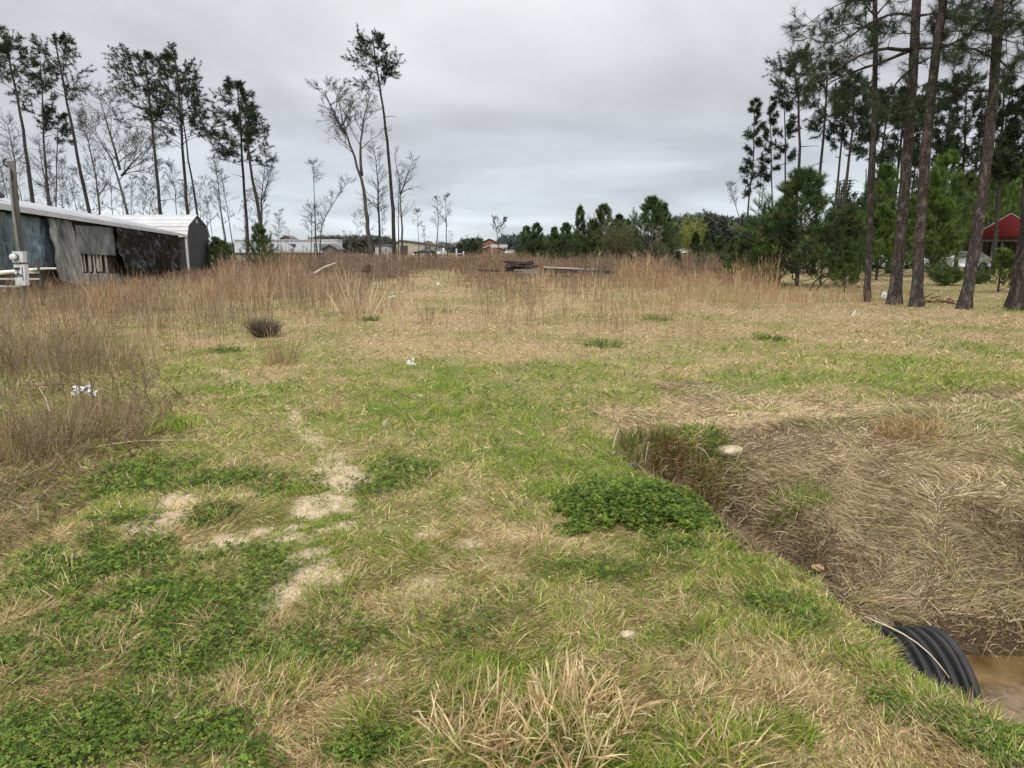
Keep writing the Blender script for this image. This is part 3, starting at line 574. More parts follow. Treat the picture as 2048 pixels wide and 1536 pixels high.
bigpine('broad pine trunk cut by the right border, front one of the pair', [(2135, 0), (2098, 250), (2062, 480), (2038, 622)], 19, .2, [([(2120, 40), (2080, 62), (2048, 70), (2025, 74)], .5, .04)], 16, 10)
bigpine('pine trunk cut by the right border, rear one of the pair', [(2110, 0), (2080, 250), (2046, 480), (2024, 612)], 20, .15, [([(2100, 120), (2075, 130), (2050, 128)], .5, .03)], 16, 8)
# ---- pine wood on the right, behind the large trunks
GP = 'tall pines of the wood behind the large trunks'
pine('slim pine at the left edge of the right hand wood', [(1508, 195), (1511, 269), (1504, 348), (1495, 420), (1490, 480)], 50, .12, (1478, 1534, 193, 400), GP, cols=NEED_DK, dens=.8, fill=.9)
pine('slim ragged pine second from the left edge of the wood', [(1539, 200), (1542, 285), (1545, 418), (1545, 480)], 52, .11, (1518, 1562, 190, 370), GP, dens=.7)
pine('narrow pine third from the left edge of the wood', [(1568, 200), (1572, 285), (1570, 373), (1566, 470)], 50, .14, (1540, 1594, 196, 330), GP, dens=.8, low=4)
pine('tall wide topped pine rising over the bushy young pine', [(1586, 120), (1599, 190), (1600, 237), (1601, 300), (1597, 348), (1590, 450)], 46, .22, (1535, 1645, 108, 225), GP, dens=1.5, low=6)
pine('tall pine with drooping clumps right of the wide topped one', [(1655, 140), (1653, 180), (1651, 237), (1642, 316), (1636, 380), (1630, 470)], 46, .2, (1606, 1700, 118, 290), GP, dens=1.1, low=5)
pine('thin dark trunked pine in the gap left of the slim large pine', [(1692, 170), (1686, 253), (1680, 320), (1669, 420), (1664, 500)], 44, .15, (1655, 1725, 160, 300), GP, dens=.9, low=6)
pine('curving pine with short dead side branches left of the slim large pine', [(1712, 150), (1707, 253), (1699, 316), (1685, 411), (1678, 500)], 42, .19, (1670, 1755, 150, 265), GP, dens=1.4, low=16)
pine('pine seen just right of the slim large trunk', [(1778, 190), (1767, 285), (1757, 364), (1745, 480)], 45, .2, (1735, 1815, 165, 340), GP, dens=1.3, low=8)
pine('pine behind the dark straight trunk with shaggy foliage', [(1815, 170), (1802, 269), (1790, 400)], 46, .19, (1775, 1850, 160, 370), GP, dens=1.4)
pine('crooked pine in the gap between the reddish and grey trunks', [(1910, 160), (1903, 206), (1893, 285), (1884, 329), (1876, 430)], 44, .17, (1865, 1945, 150, 330), GP, dens=1.2, low=6)
pine('dense crowned pine left of the grey barked trunk', [(1935, 160), (1930, 285), (1922, 420)], 47, .2, (1890, 1990, 155, 350), GP, dens=1.6)
pine('dense crowned pine right of the grey barked trunk', [(2010, 155), (2003, 285), (1996, 420)], 45, .2, (1965, 2052, 155, 370), GP, dens=2.0)
pine('dense pine crown filling the right border of the wood', [(2060, 150), (2056, 285), (2045, 420)], 44, .2, (2012, 2105, 150, 370), GP, dens=1.8)
pine('dark rounded pine between the slim and the dark straight trunk', [(1745, 200), (1740, 300), (1733, 430)], 54, .18, (1700, 1790, 180, 330), GP, dens=1.5)
pine('deep green pine behind the reddish barked trunk', [(1860, 180), (1855, 300), (1848, 430)], 52, .18, (1815, 1905, 165, 350), GP, dens=1.6)
# far-off wood that reads as one mass
g = Geo(); gtk = Geo(); n = 135; S = []
for i in range(n):
    Y = R.uniform(64, 100); px = R.uniform(1640, 2300); X = (px - 1024) / F * Y; z0 = float(gz(X, Y)); hh = R.uniform(9, 13) * (1.25 if px > 1900 else .9 if px > 1720 else .65)
    S.append((X, Y, z0 - .2, X + R.normal() * .3, Y, z0 + hh, .16, .05)); m = 30; f = R.random(m); ang = R.random(m) * 6.28; rr = (1 - f) * 1.9 + .4
    P_ = np.stack([X + np.cos(ang) * rr * R.random(m), Y + np.sin(ang) * rr * R.random(m), z0 + hh * (.35 + .68 * f)], 1); tufts(g, P_, unit(P_ - C(X, Y, z0 + hh * .5)), .55, .12, 9, NEED_DK, 1.0, .1)
m = 5200; Y = R.uniform(62, 90, m); px = R.uniform(1660, 2300, m); X = (px - 1024) / F * Y; P_ = np.stack([X, Y, R.random(m) ** 1.3 * 4.5], 1); tufts(g, P_, rdir(m), .6, .10, 7, [(.04, .04, .025), (.03, .04, .02), (.055, .045, .03)], 1, .1)
segs(g, S, C(.05, .042, .036), 4)
tag(g.build('woodland', MAT['needle']), 'dark pine wood closing the view behind the right hand trees', 'woodland', kind='stuff')
# distant treeline, haze put into its paler bluish-grey colours
g = Geo()
def line(px0, px1, pt, Y, n, cols, jag=.35):
    px = R.uniform(px0, px1, n); top = (495 - pt) * Y / F + H; tt = top * (.72 + jag * fbm(px * .11, px * 0 + pt, 1, 4)); zc = R.random(n) ** .7 * tt; YY = Y + R.uniform(-12, 12, n)
    P_ = np.stack([(px - 1024) / F * Y, YY, zc], 1); tufts(g, P_, rdir(n), Y * .0058, Y * .0016, 8, cols, 1, .0)
line(1330, 1520, 432, 190, 4600, [(.085, .10, .085), (.07, .085, .08), (.10, .11, .09)]); line(1000, 1340, 472, 240, 3000, [(.11, .13, .125), (.10, .12, .12)]); line(640, 780, 474, 200, 1800, [(.09, .10, .09), (.11, .11, .10)]); line(300, 660, 488, 200, 1200, [(.14, .135, .125), (.16, .155, .145)])
line(-100, 420, 488, 180, 1200, [(.12, .12, .11), (.15, .14, .13)]); line(1500, 2400, 450, 160, 5000, [(.04, .05, .04), (.05, .06, .045)]); line(780, 930, 488, 220, 700, [(.15, .15, .145), (.13, .14, .135)]); line(925, 962, 478, 150, 420, [(.035, .05, .03), (.045, .06, .035)])
tag(g.build('far_treeline', MAT['needle']), 'distant hazy line of trees along the horizon', 'treeline', kind='stuff')
# ------------------------------------------------------------------ young pines and shrubs
def youngpine_meshes(seed, h=6.0, hw=1.9, cols=NEED_MD, tl=.26, tw=.017, dens=1.0):
    S = []; T = []; nb = int(h / .36)
    for i in range(nb):
        f = i / nb; z = .25 + f * h * .93; L = 1.25 * hw * (1 - f) ** .8 * R.uniform(.75, 1.1) + .15
        for k in range(int(6 * dens)):
            a = R.random() * 6.28; branch(S, (0, 0, z), (math.cos(a), math.sin(a), .35 + .5 * f), L * R.uniform(.7, 1.15), .02, 1, .16, .13, 2, T, .007, 4, (20, 50), .45)
    for k in range(8): T.append((0, 0, h * (.9 + k * .014), 0, 0, 1))
    gt = Geo(); tube(gt, densify([(0, 0, -.2), (R.normal() * .05, R.normal() * .05, h * .5), (0, 0, h * 1.0)], .5), np.linspace(.085, .012, len(densify([(0, 0, -.2), (0, 0, h * .5), (0, 0, h)], .5))), C(.08, .06, .05), 6); segs(gt, S, C(.08, .065, .05), 3)
    T = np.array(T); gc = Geo(); A = unit(T[:, 3:] + C(0, 0, .7)); tufts(gc, T[:, :3], A, tl, tw, 20, cols, .62, 0)
    return gt, gc
protos = []
for k, (cols, hw) in enumerate([(NEED_MD, 2.0), (NEED_MD, 1.7), (NEED_MD, 1.25), (NEED_LT, 2.0), (NEED_LT, 1.6)]):
    gt, gc = youngpine_meshes(k, 6.0, hw, cols); protos.append((gt, gc, {}))
def ypine(label, px, ptop, Y, proto=0, wid=1.0, group=None, name='young_pine'):
    gt, gc, cache = protos[proto]; X = (px - 1024) / F * Y / 1.0; top = W(px, ptop, Y); X = top[0]; z0 = float(gz(X, Y)); s = (top[2] - z0) / 6.3
    root = empty(name, (X, Y, z0), label, 'young pine', group)
    if 't' not in cache: cache['t'] = gt.build('trunk', MAT['greybark'], root, smooth=True); cache['c'] = gc.build('crown', MAT['needle'], root)
    else:
        for q_ in ('t', 'c'): c = cache[q_].copy(); sc.collection.objects.link(c); c.parent = root
    root.scale = (s * wid * 1.05, s * wid * 1.05, s); root.rotation_euler = (0, 0, R.random() * 6.28); return root
GC = 'young pines in the row across the middle distance'
for lab, px, pt, Y, pr, w in [
    ('low young pine at the left end of the central row', 1053, 447, 62, 1, 1.0), ('second young pine from the left end of the central row', 1074, 440, 62, 2, 1.2), ('short young pine right after the left pair', 1109, 449, 60, 1, 1.0),
    ('bushy young pine left of the narrow pointed one', 1133, 441, 60, 0, 1.0), ('narrow pointed young pine sticking above the row', 1161, 404, 62, 2, .8), ('young pine between the narrow pointed one and the tall pair', 1184, 436, 60, 0, .9),
    ('tall bushy young pine behind the olive shrub', 1209, 402, 60, 0, .95), ('smaller young pine right behind the olive shrub', 1238, 422, 61, 2, 1.1), ('low young pine right of the olive shrub', 1257, 433, 60, 1, 1.1),
    ('large dense young pine in the middle of the field edge', 1306, 386, 55, 0, 1.15), ('young pine leaning into the right side of the large dense one', 1328, 398, 57, 1, .9), ('young pine low beside the yellow green willow', 1392, 460, 58, 2, 1.2),
    ('tiny young pine standing in the brown weeds below the willow', 1357, 500, 45, 1, 1.0), ('narrow young pine between willow and right hand thicket', 1415, 458, 48, 2, 1.1), ('young pine just before the right hand thicket', 1442, 466, 44, 2, 1.1)]:
    ypine(lab, px, pt, Y, pr, w, GC)
GY = 'young pines of the thicket in front of the wood'
for lab, px, pt, Y, pr, w in [
    ('small young pine at the left end of the thicket', 1470, 470, 34, 1, 1.1), ('pointed young pine second in the thicket', 1500, 434, 33, 2, 1.25), ('tallest dark young pine at the front of the thicket', 1612, 326, 31, 0, 1.45),
    ('dark young pine filling the left side of the tallest one', 1566, 395, 33, 1, 1.2), ('young pine squeezed low between the two pointed ones', 1535, 450, 31, 1, 1.1), ('broad young pine right of the tallest dark one', 1700, 402, 31, 0, .95),
    ('low light green young pine at the front of the thicket', 1696, 498, 27, 3, 1.3), ('young pine low in front of the gap in the thicket', 1650, 455, 33, 0, 1.1), ('young pine seen left of the slim large trunk', 1728, 420, 36, 1, 1.1), ('light green young pine between slim and dark straight trunks', 1768, 400, 36, 4, 1.2),
    ('tall light green young pine behind the slim trunk', 1775, 318, 42, 3, .8), ('light green young pine left of the reddish trunk', 1818, 380, 40, 3, .95), ('tall light green young pine between reddish and grey trunks', 1900, 290, 42, 3, .85),
    ('broad light green young pine in front of that tall one', 1880, 370, 40, 4, 1.1), ('tall light green young pine rising over the red barn', 2012, 270, 60, 3, .75), ('light green young pine left above the red barn', 1945, 330, 66, 4, .8), ('light green young pine at the right border above the barn', 2050, 300, 62, 3, .8)]:
    ypine(lab, px, pt, Y, pr, w, GY)
ypine('round light green pine bush below the red barn', 2008, 492, 27, 3, 1.6, GY); ypine('light green pine bush cut by the right border below the barn', 2062, 500, 28, 4, 1.3, GY)
ypine('dark conical young pine in front of the mobile home', 515, 442, 44, 0, 1.0, name='young_pine'); ypine('low dark bush pine right of the barn shed', 430, 470, 46, 0, 1.3); ypine('second low dark bush pine beside the barn shed', 446, 478, 47, 1, 1.3)
def shrub(label, x0, x1, y0, Y, cols, n=1500, cat='shrub', name='shrub', lw=.05, ll=.12, stems=26, tc=(.12, .11, .07), base=None, lev=2, cdn=.8):
    a = W(x0, y0, Y); b_ = W(x1, y0, Y); X = (a[0] + b_[0]) / 2; z0 = float(gz(X, Y)); hw = (b_[0] - a[0]) / 2; hh = a[2] - z0
    root = empty(name, (X, Y, z0), label, cat); S = []; T = []
    for k in range(stems):
        an = R.random() * 6.28; t = R.random() ** .6; branch(S, (0, 0, -.05), (math.cos(an) * t * hw / hh, math.sin(an) * t * hw / hh, 1), hh * R.uniform(.7, 1.0) * (1 - .2 * t), .025, lev, .03, .13, 2, T, .006, 5, (20, 45), .4)
    g1 = Geo(); segs(g1, S, C(*tc), 3); g1.build('stems', MAT['twig'], root); T = np.array(T)
    if n: T = T[R.integers(0, len(T), n)]; P_ = T[:, :3] + R.normal(size=(n, 3)) * hw * .06; g2 = Geo(); strips(g2, P_, rdir(n), ll, lw, 0, pal(n, cols, .3), 1, 1); g2.build('foliage', MAT['leaf'], root)
    return root
shrub('olive green leafy shrub in front of the central young pines', 1193, 1268, 440, 52, [(.11, .12, .05), (.14, .15, .065), (.09, .10, .045)], 6000)
shrub('yellow green budding willow beside the large central pine', 1352, 1412, 440, 70, [(.22, .25, .06), (.26, .29, .08), (.18, .22, .05)], 6000, 'willow', 'willow_tree', .06, .16, tc=(.2, .19, .08))
shrub('grey green shrub low at the foot of the large central pine', 1285, 1340, 480, 50, [(.09, .10, .06), (.12, .12, .08)], 2000)
shrub('pile of cut green pine boughs in front of the silver car', 1850, 1935, 528, 32, NEED_MD + NEED_LT, 5000, 'brush pile', 'brush_pile', .02, .22, 30)
shrub('dark low green shrub behind the cut boughs near the barn', 1935, 1985, 540, 33, NEED_MD, 1800, lw=.03, ll=.16)
# ------------------------------------------------------------------ tall dead weeds
def wreg(x, y):
    """height and density of the standing dead weeds, and a colour index"""
    px = 1024 + F * x / np.maximum(y * .982 + 1.65 * .189, .1)     # bearing of a ground point
    nA = fbm(x + 5, y * .7 + 31, .28, 4); nB = fbm(x * 1.3 + 90, y + 12, .9, 3)
    h = np.zeros_like(x); dn = np.zeros_like(x)
    def reg(w, hh, dd):
        nonlocal h, dn
        h = np.where(w * dd > dn, hh, h); dn = np.maximum(dn, w * dd)
    band = ss(25, 31, y + (nA - .5) * 8) * (px < 1560)
    band2 = ss(30, 38, y + (nA - .5) * 14); reg(band, .6 + 1.3 * (nA - .4), .75); reg(band * band2, .9 + .9 * (nA - .5), .9)
    reg(ss(-2.2, -4.2, x + .0 * y + (nB - .5) * 4 + (y - 10) * .16) * ss(5.6, 7.2, y) * ss(.45, .6, nA * .6 + nB * .4 + .12 * (x < -5)), .85 + .7 * (nB - .5), .55)
    reg(ss(430, 300, px) * ss(12, 17, y) * (.15 + .85 * ss(.45, .58, nB)), .38 + .6 * nA, .6)
    reg(ss(1200, 1420, px) * ss(1850, 1700, px) * ss(17.5, 24, y + (nB - .5) * 6) * (1 - ss(34, 37, y)), .5 + .6 * (nB - .5), .6)
    reg(ss(10.5, 14, y + (nA - .5) * 5) * ss(.42, .58, nB) * (px < 1500) * (px > 400), .42 + .3 * nA, .42)
    reg(ss(7, 8, y) * (x > 4.8) * (y < 10) * ss(.45, .6, nB), .3, .3)
    h = np.where((px < 440) & (y > 19), np.minimum(h, .45), h)
    gap = np.exp(-(((px - 865) / 75) ** 2)) * ss(18, 24, y) * (1 - ss(50, 56, y))
    h *= 1 - .85 * gap; dn *= 1 - .75 * gap
    deb = ((px > 940) & (px < 1235)) * ss(24, 28, y) * (y < 42)
    h = np.where(deb > .5, np.minimum(h, .40), h)
    log = ((px > 610) & (px < 790)) * ss(24, 28, y) * (y < 38); h = np.where(log > .5, np.minimum(h, .5), h)
    dn = np.where((y > 24) & (px > 1560), 0, dn)
    return h, np.clip(dn, 0, 1), px, nA, nB
def inhouse(x, y): return (x < -17.4 - (y - 20) * .09) & (y > 20)
n = 210000; y = 5.5 + (72 - 5.5) * R.random(n) ** .75; x = (R.random(n) * 2 - 1) * (.80 * y + 1)
h, dn, px, nA, nB = wreg(x, y); k = (R.random(n) < dn * (.25 + 1.5 * ss(.35, .65, fbm(x + 77, y * .5 + 7, 1.3, 3)))) & (h > .08) & ~inhouse(x, y) & (x < 9 + y * .5); x, y, h, px, nA, nB = [v[k] for v in (x, y, h, px, nA, nB)]
n = len(x); hh = h * (.3 + .95 * R.random(n) ** 1.3) * (.4 + 1.2 * fbm(x + 33, y * .6 + 3, 1.1, 3)); z = gz(x, y); P = np.stack([x, y, z - .02], 1)
REDB = C(.25, .165, .105); GREY = C(.20, .15, .115); TAN = C(.36, .24, .135); PALE = C(.50, .40, .26)
tt = ss(.42, .62, nB)[:, None]; col = REDB * tt + GREY * (1 - tt)
orange = (ss(1150, 1400, px) * (y < 36) + ss(.6, .72, nA) * .6 * (y < 34))[:, None].clip(0, 1); col = col * (1 - orange) + TAN * orange
pale = (R.random(n) < np.where(y < 34, .22, .06))[:, None]; col = np.where(pale, PALE, col) * (.75 + .5 * R.random((n, 1)))
wd = np.maximum(.004, .00052 * y); g = Geo(); D = lean(n, 0, 14)
strips(g, P, D, hh, wd, .06, col, 2, .5)
for j in range(4):
    f = .35 + .6 * R.random(n); PP = P + D * (hh * f)[:, None]; DD = unit(D * .9 + rdir(n) * .55 + C(0, 0, .25)); strips(g, PP, DD, hh * (.18 + .22 * R.random(n)), wd * .8, .05, col * (.85 + .3 * R.random((n, 1))), 1, .5)
tag(g.build('tall_weeds', MAT['weed']), 'standing dead brown weeds and broomsedge across the field', 'weeds', kind='stuff')
# ------------------------------------------------------------------ single clumps and tufts
def clump(name, label, cat, px, py, n, rad, L, wd, tilt, droop, cols, mat='straw', nseg=4, dz=0, group=None, xy=None):
    X, Y = xy if xy else G2(px, py)[:2]; z0 = float(gz(X, Y)); a = R.random(n) * 6.28; r = np.sqrt(R.random(n)) * rad
    P = np.stack([r * np.cos(a), r * np.sin(a), gz(X + r * np.cos(a), Y + r * np.sin(a)) - z0 - .01], 1); D = lean(n, *tilt); out_ = np.stack([np.cos(a), np.sin(a), 0 * a], 1) * (r / rad)[:, None]
    D = unit(D + out_ * .35); g = Geo(); ll = L[0] + (L[1] - L[0]) * R.random(n)
    strips(g, P, D, ll, wd * (.6 + .8 * R.random(n)), droop * (.3 + 1.2 * R.random(n)), pal(n, cols, .22), nseg)
    return tag(g.build(name, MAT[mat], loc=(X, Y, z0 + dz)), label, cat, group)
SB = [(.62, .50, .28), (.54, .42, .23), (.70, .58, .35), (.45, .33, .17), (.36, .24, .12)]
clump('dry_grass_clump', 'largest pale straw clump at the bottom middle with long arching blades', 'grass clump', 1150, 1440, 720, .20, (.10, .26), .0088, (5, 75), .35, SB)
clump('dry_grass_clump', 'pale straw clump left of the largest one at the bottom', 'grass clump', 950, 1465, 520, .18, (.09, .24), .008, (10, 80), .35, SB)
clump('dry_grass_clump', 'straw clump at the bottom edge right of the middle', 'grass clump', 1420, 1500, 360, .12, (.08, .2), .008, (10, 80), .35, SB + GREENS[:2])
clump('dry_grass_clump', 'low flattened straw clump at the very bottom under the largest one', 'grass clump', 1080, 1530, 420, .2, (.1, .24), .0085, (20, 85), .3, SB)
clump('green_grass_tuft', 'bright green grass tuft right of the bottom straw clumps', 'grass tuft', 1570, 1470, 420, .10, (.05, .12), .0048, (5, 65), .35, GREENS, 'grass')
clump('green_grass_tuft', 'thin green grass tuft left of the bottom straw clumps', 'grass tuft', 745, 1440, 60, .05, (.08, .17), .006, (5, 45), .3, GREENS, 'grass')
clump('green_grass_tuft', 'light green tuft just above the largest straw clump', 'grass tuft', 975, 1330, 200, .07, (.05, .11), .0045, (5, 60), .3, GREENS[:2] + GREENS[3:], 'grass')
clump('green_grass_tuft', 'green tuft growing out of the dead grass on the bank', 'grass tuft', 1600, 1000, 520, .20, (.08, .20), .0065, (5, 70), .4, GREENS[:3] + CLC[:2], 'grass')
clump('green_grass_tuft', 'bright green tuft at the edge of the left weeds', 'grass tuft', 345, 852, 420, .26, (.08, .17), .009, (5, 60), .35, GREENS, 'grass')
clump('green_grass_tuft', 'leafy dark green tuft at the head of the gully', 'grass tuft', 1380, 885, 900, .30, (.08, .2), .010, (10, 75), .3, CLC + GREENS[:2], 'grass')
clump('green_grass_tuft', 'tall dark green rushes left of the gully head', 'grass tuft', 1285, 905, 480, .2, (.12, .27), .006, (0, 30), .2, [(.07, .10, .03), (.10, .13, .04), (.30, .25, .13)], 'grass')
clump('dry_reeds', 'orange brown reeds standing in the gully', 'reeds', 1400, 1010, 520, .15, (.14, .32), .005, (0, 24), .12, [(.42, .27, .12), (.34, .20, .09), (.5, .36, .19), (.22, .11, .05)], dz=-.04)
clump('dry_reeds', 'rust coloured reeds at the back of the gully', 'reeds', 1335, 940, 420, .11, (.12, .3), .005, (0, 26), .12, [(.16, .075, .035), (.22, .11, .05), (.12, .06, .03)])
clump('dead_grass_tangle', 'dark tangle of dead stems hanging into the gully', 'dead grass', 1500, 1050, 900, .26, (.12, .26), .005, (20, 85), .5, BROWNS + MATTED[:2], 'weed')
clump('dead_grass_clump', 'gold and dark brown clump on the bank at right', 'grass clump', 1822, 868, 620, .24, (.12, .30), .007, (5, 75), .45, [(.40, .28, .12), (.3, .2, .09), (.5, .38, .2), (.16, .10, .05)])
clump('dead_grass_clump', 'dark clump of dead grass low on the bank near the right border', 'grass clump', 1985, 1050, 420, .2, (.10, .24), .006, (10, 80), .45, BROWNS + [(.36, .26, .14)])
clump('dead_grass_clump', 'round dark haystack shaped clump alone in the left middle field', 'grass clump', 530, 672, 900, .17, (.32, .55), .012, (0, 42), .28, [(.16, .12, .10), (.22, .17, .14), (.12, .09, .07), (.10, .10, .05)], 'weed')
clump('dead_grass_clump', 'thin upright stalk clump in front of the haystack shaped clump', 'grass clump', 560, 728, 90, .22, (.35, .75), .009, (0, 22), .1, [(.36, .26, .15), (.28, .2, .12)], 'weed', 3)
for lab, a_, b_, r_ in [('small dark green leafy plant right of centre before the pines', 1540, 680, .45), ('small green plant among weeds below the trailer wreck', 1310, 640, .5), ('green weed patch left of the one below the trailer wreck', 1205, 692, .42), ('small dark green plant behind the pale litter near centre', 740, 641, .25), ('dark green weed plant near the barn shed weeds', 330, 622, .4), ('small dark green plant beside the dry rut on the left', 455, 703, .32)]:
    clump('weed_plant', lab, 'weed plant', a_, b_, 150, r_ * .7, (.06, .22), .018, (5, 80), .3, [(.07, .11, .03), (.11, .16, .045), (.14, .17, .05)], 'grass', 2)
for lab, a_, b_, n_, L_ in [('tall pale plume grass leaning left, centre left field', 715, 640, 46, (.9, 1.7)), ('pale plume grass beside the dark weeds on the left', 515, 622, 30, (.7, 1.25)), ('pale plume grass in front of the trailer wreck', 1075, 575, 46, (.8, 1.25)), ('two thin pale plumes right of the trailer wreck', 1185, 600, 8, (.8, 1.3)), ('pale stalks in front of the right hand thicket', 1618, 612, 10, (.5, .8)), ('light orange plume grass at the left border', 240, 625, 120, (.7, 1.4)), ('orange tinted broomsedge left of centre under the bare trees', 470, 600, 240, (.5, .9))]:
    clump('plume_grass', lab, 'plume grass', a_, b_, n_, .28 + .0022 * n_, L_, .018, (2, 24), .14, [(.55, .42, .26), (.48, .34, .2), (.62, .5, .33)] if n_ < 100 else [(.40, .24, .12), (.46, .3, .16)], 'straw', 4)
def deadbush(label, px, py, hgt, n, Lr=.8, cols=(.22, .165, .11)):
    X, Y = G(px, py)[:2]; z0 = float(gz(X, Y)); S = []
    for i in range(n):
        a = R.random() * 6.28; branch(S, (R.normal() * .12, R.normal() * .12, -.03), (math.cos(a) * Lr * .5, math.sin(a) * Lr * .5, 1), hgt * R.uniform(.6, 1.05), .007, 2, .02, .12, 2, None, .0022, 5, (25, 60), .42)
    g = Geo(); segs(g, S, C(*cols), 3); return tag(g.build('dead_bush', MAT['twig'], loc=(X, Y, z0)), label, 'dead bush')
deadbush('tall dark dead weed bush on the left in front of the litter', 165, 830, .95, 9, .35)
deadbush('purple brown dead bush at the left border', 40, 800, .85, 9, .5, (.19, .14, .10))
deadbush('spreading dead bush lying over the left ditch', 70, 930, .5, 9, 1.6)
deadbush('dead weed stems behind the bright green tuft at left', 300, 830, .55, 8, .6)
deadbush('small dead bush between the left ditch and the clover', 250, 900, .4, 10, 1.4)
deadbush('upright dead weed in the middle field right of centre', 1060, 640, .9, 8, .5, (.24, .18, .12))
# bent pale stems and sticks
def stick(label, pts, r, c=(.5, .43, .33), name='dead_straw', cat='dead straw'):
    base = np.array(pts[0], float); P = smoothp(densify(pts, .06), 3) - base; g = Geo(); tube(g, P, r * (1 - .6 * np.linspace(0, 1, len(P))), C(*c), 5); return tag(g.build(name, MAT['twig'], loc=base), label, cat)
def gp(px, py, dz=.02): X, Y, _ = G2(px, py); return (X, Y, float(gz(X, Y)) + dz)
stick('long thin pale straw lying across the left grass', [gp(195, 905, .05), gp(270, 898, .07), gp(350, 892, .05), gp(410, 890, .04)], .0035, (.6, .52, .34), cat='straw')
stick('white bare stem arched over at the left border', [gp(115, 870, 0), gp(95, 830, .18), gp(80, 812, .22), gp(100, 812, .2)], .005, (.55, .5, .44))
stick('pale forked twig lying at the left edge above the clover', [gp(15, 1010, .03), gp(35, 1028, .08), gp(62, 1048, .03)], .003, (.36, .3, .26), 'twig', 'twig')
stick('pale twig lying on the drive beside the bare sand', [gp(598, 1138, .02), gp(625, 1115, .04), gp(646, 1097, .02)], .004, (.5, .42, .3), 'twig', 'twig')
stick('short pale twig below the bare sand patches', [gp(612, 1192, .02), gp(632, 1205, .03), gp(650, 1222, .02)], .004, (.5, .42, .3), 'twig', 'twig')
for i, (lab, a_, b_, c_, d_) in enumerate([('pale arching stem at the left of the gully head', 1224, 905, 1255, 868), ('white dead stem curving over the gully from the left', 1290, 935, 1300, 900), ('long pale stem curving down into the gully', 1380, 900, 1435, 960), ('pale dead stem crossing the gully toward the bank', 1470, 930, 1530, 900), ('grey broken stem in the middle of the gully', 1440, 985, 1470, 940)]):
    p0 = C(*gp(a_, b_, 0)); p1 = C(*gp(c_, d_, 0)); mid = (p0 + p1) / 2 + C(0, 0, .16); stick(lab, [p0, p0 * .7 + mid * .3 + C(0, 0, .08), mid, p1 * .7 + mid * .3, p1 + C(0, 0, .02)], .004, (.5, .44, .36))
# ------------------------------------------------------------------ culvert pipe
mp_, n, b = newmat('black_plastic_pipe'); b.inputs['Roughness'].default_value = .55; b.inputs['Specular IOR Level'].default_value = .35
tn = n.nodes.new('ShaderNodeTexNoise'); tn.inputs['Scale'].default_value = 7; tn.inputs['Detail'].default_value = 8; crr = n.nodes.new('ShaderNodeValToRGB'); crr.color_ramp.elements[0].position = .45; crr.color_ramp.elements[0].color = (.012, .013, .015, 1); crr.color_ramp.elements[1].position = .9; crr.color_ramp.elements[1].color = (.05, .046, .04, 1)
tcd = n.nodes.new('ShaderNodeTexCoord'); n.links.new(tcd.outputs['Object'], tn.inputs['Vector']); n.links.new(tn.outputs[0], crr.inputs[0]); n.links.new(crr.outputs[0], b.inputs['Base Color'])
pc = empty('culvert_pipe', (2.05, 3.05, -.81), 'black corrugated plastic culvert pipe sticking out of the bank over muddy water', 'culvert pipe')
def revolve(prof, k=48, x0=0):
    g = Geo(); V = []; f = []
    for (xx, r) in prof:
        for j in range(k): t = 2 * math.pi * j / k; V.append((xx, r * math.cos(t), r * math.sin(t) + .34))
    for i in range(len(prof) - 1):
        for j in range(k):
            q_ = (j + 1) % k; f += [[i * k + j, i * k + q_, (i + 1) * k + q_], [i * k + j, (i + 1) * k + q_, (i + 1) * k + j]]
    g.add(V, f, C(.02, .02, .02)); return g
pr = [(-1.1 + i * .004, 0.314 + .018 * math.tanh(2.6 * math.sin(2 * math.pi * (i * .004) / .052))) for i in range(int(1.07 / .004))]
revolve(pr).build('corrugated_wall', mp_, pc, smooth=True)
revolve([(-1.1, .288), (0, .288)]).build('liner', mp_, pc, smooth=True)
revolve([(-.03, .30), (-.026, .332), (0, .334), (.004, .328), (.004, .290), (-.002, .286)]).build('rim', mp_, pc, smooth=True)
stick('pale dead stem lying across the black culvert pipe', [(1.74, 3.22, -.14), (1.84, 3.05, -.125), (1.90, 2.93, -.15), (1.93, 2.83, -.215)], .005, (.55, .47, .36))
# ------------------------------------------------------------------ stones and litter
def blob(name, label, cat, px, py, s, mat, dz=0, rough=.25, sub=3, xy=None):
    import bmesh
    X, Y = xy or G2(px, py)[:2]; bm = bmesh.new(); bmesh.ops.create_icosphere(bm, subdivisions=sub, radius=1); off = R.random(3) * 50
    for v in bm.verts:
        n_ = float(fbm(np.array(v.co.x * 1.1 + off[0] + v.co.z), np.array(v.co.y * 1.1 + off[1] - v.co.z * .7), 1.3, 3)); v.co *= 1 + (n_ - .5) * 2 * rough; v.co.x *= s[0]; v.co.y *= s[1]; v.co.z *= s[2]
    me = bpy.data.meshes.new(name); bm.to_mesh(me); bm.free(); me.materials.append(mat)
    for p in me.polygons: p.use_smooth = sub > 3
    o = bpy.data.objects.new(name, me); sc.collection.objects.link(o); o.location = (X, Y, float(gz(X, Y)) + dz); o.rotation_euler = (0, 0, (R.random() - .5) * .6); return tag(o, label, cat)
sandst = surf('sandy_rock', (.50, .43, .31), (.34, .28, .19), 9, .95, .6); white = surf('white_plastic', (.78, .78, .78), (.6, .6, .6), 9, .5, .3); clay = surf('clay_rock', (.48, .33, .22), (.33, .21, .13), 12, .95, .6)
blob('rock', 'pale sandy rock at the top of the gully', 'rock', 1455, 902, (.12, .09, .045), sandst, .0, .45, 4); blob('rock', 'small rounded pale stone in the bottom straw', 'stone', 1257, 1276, (.035, .03, .02), sandst, .008, .3)
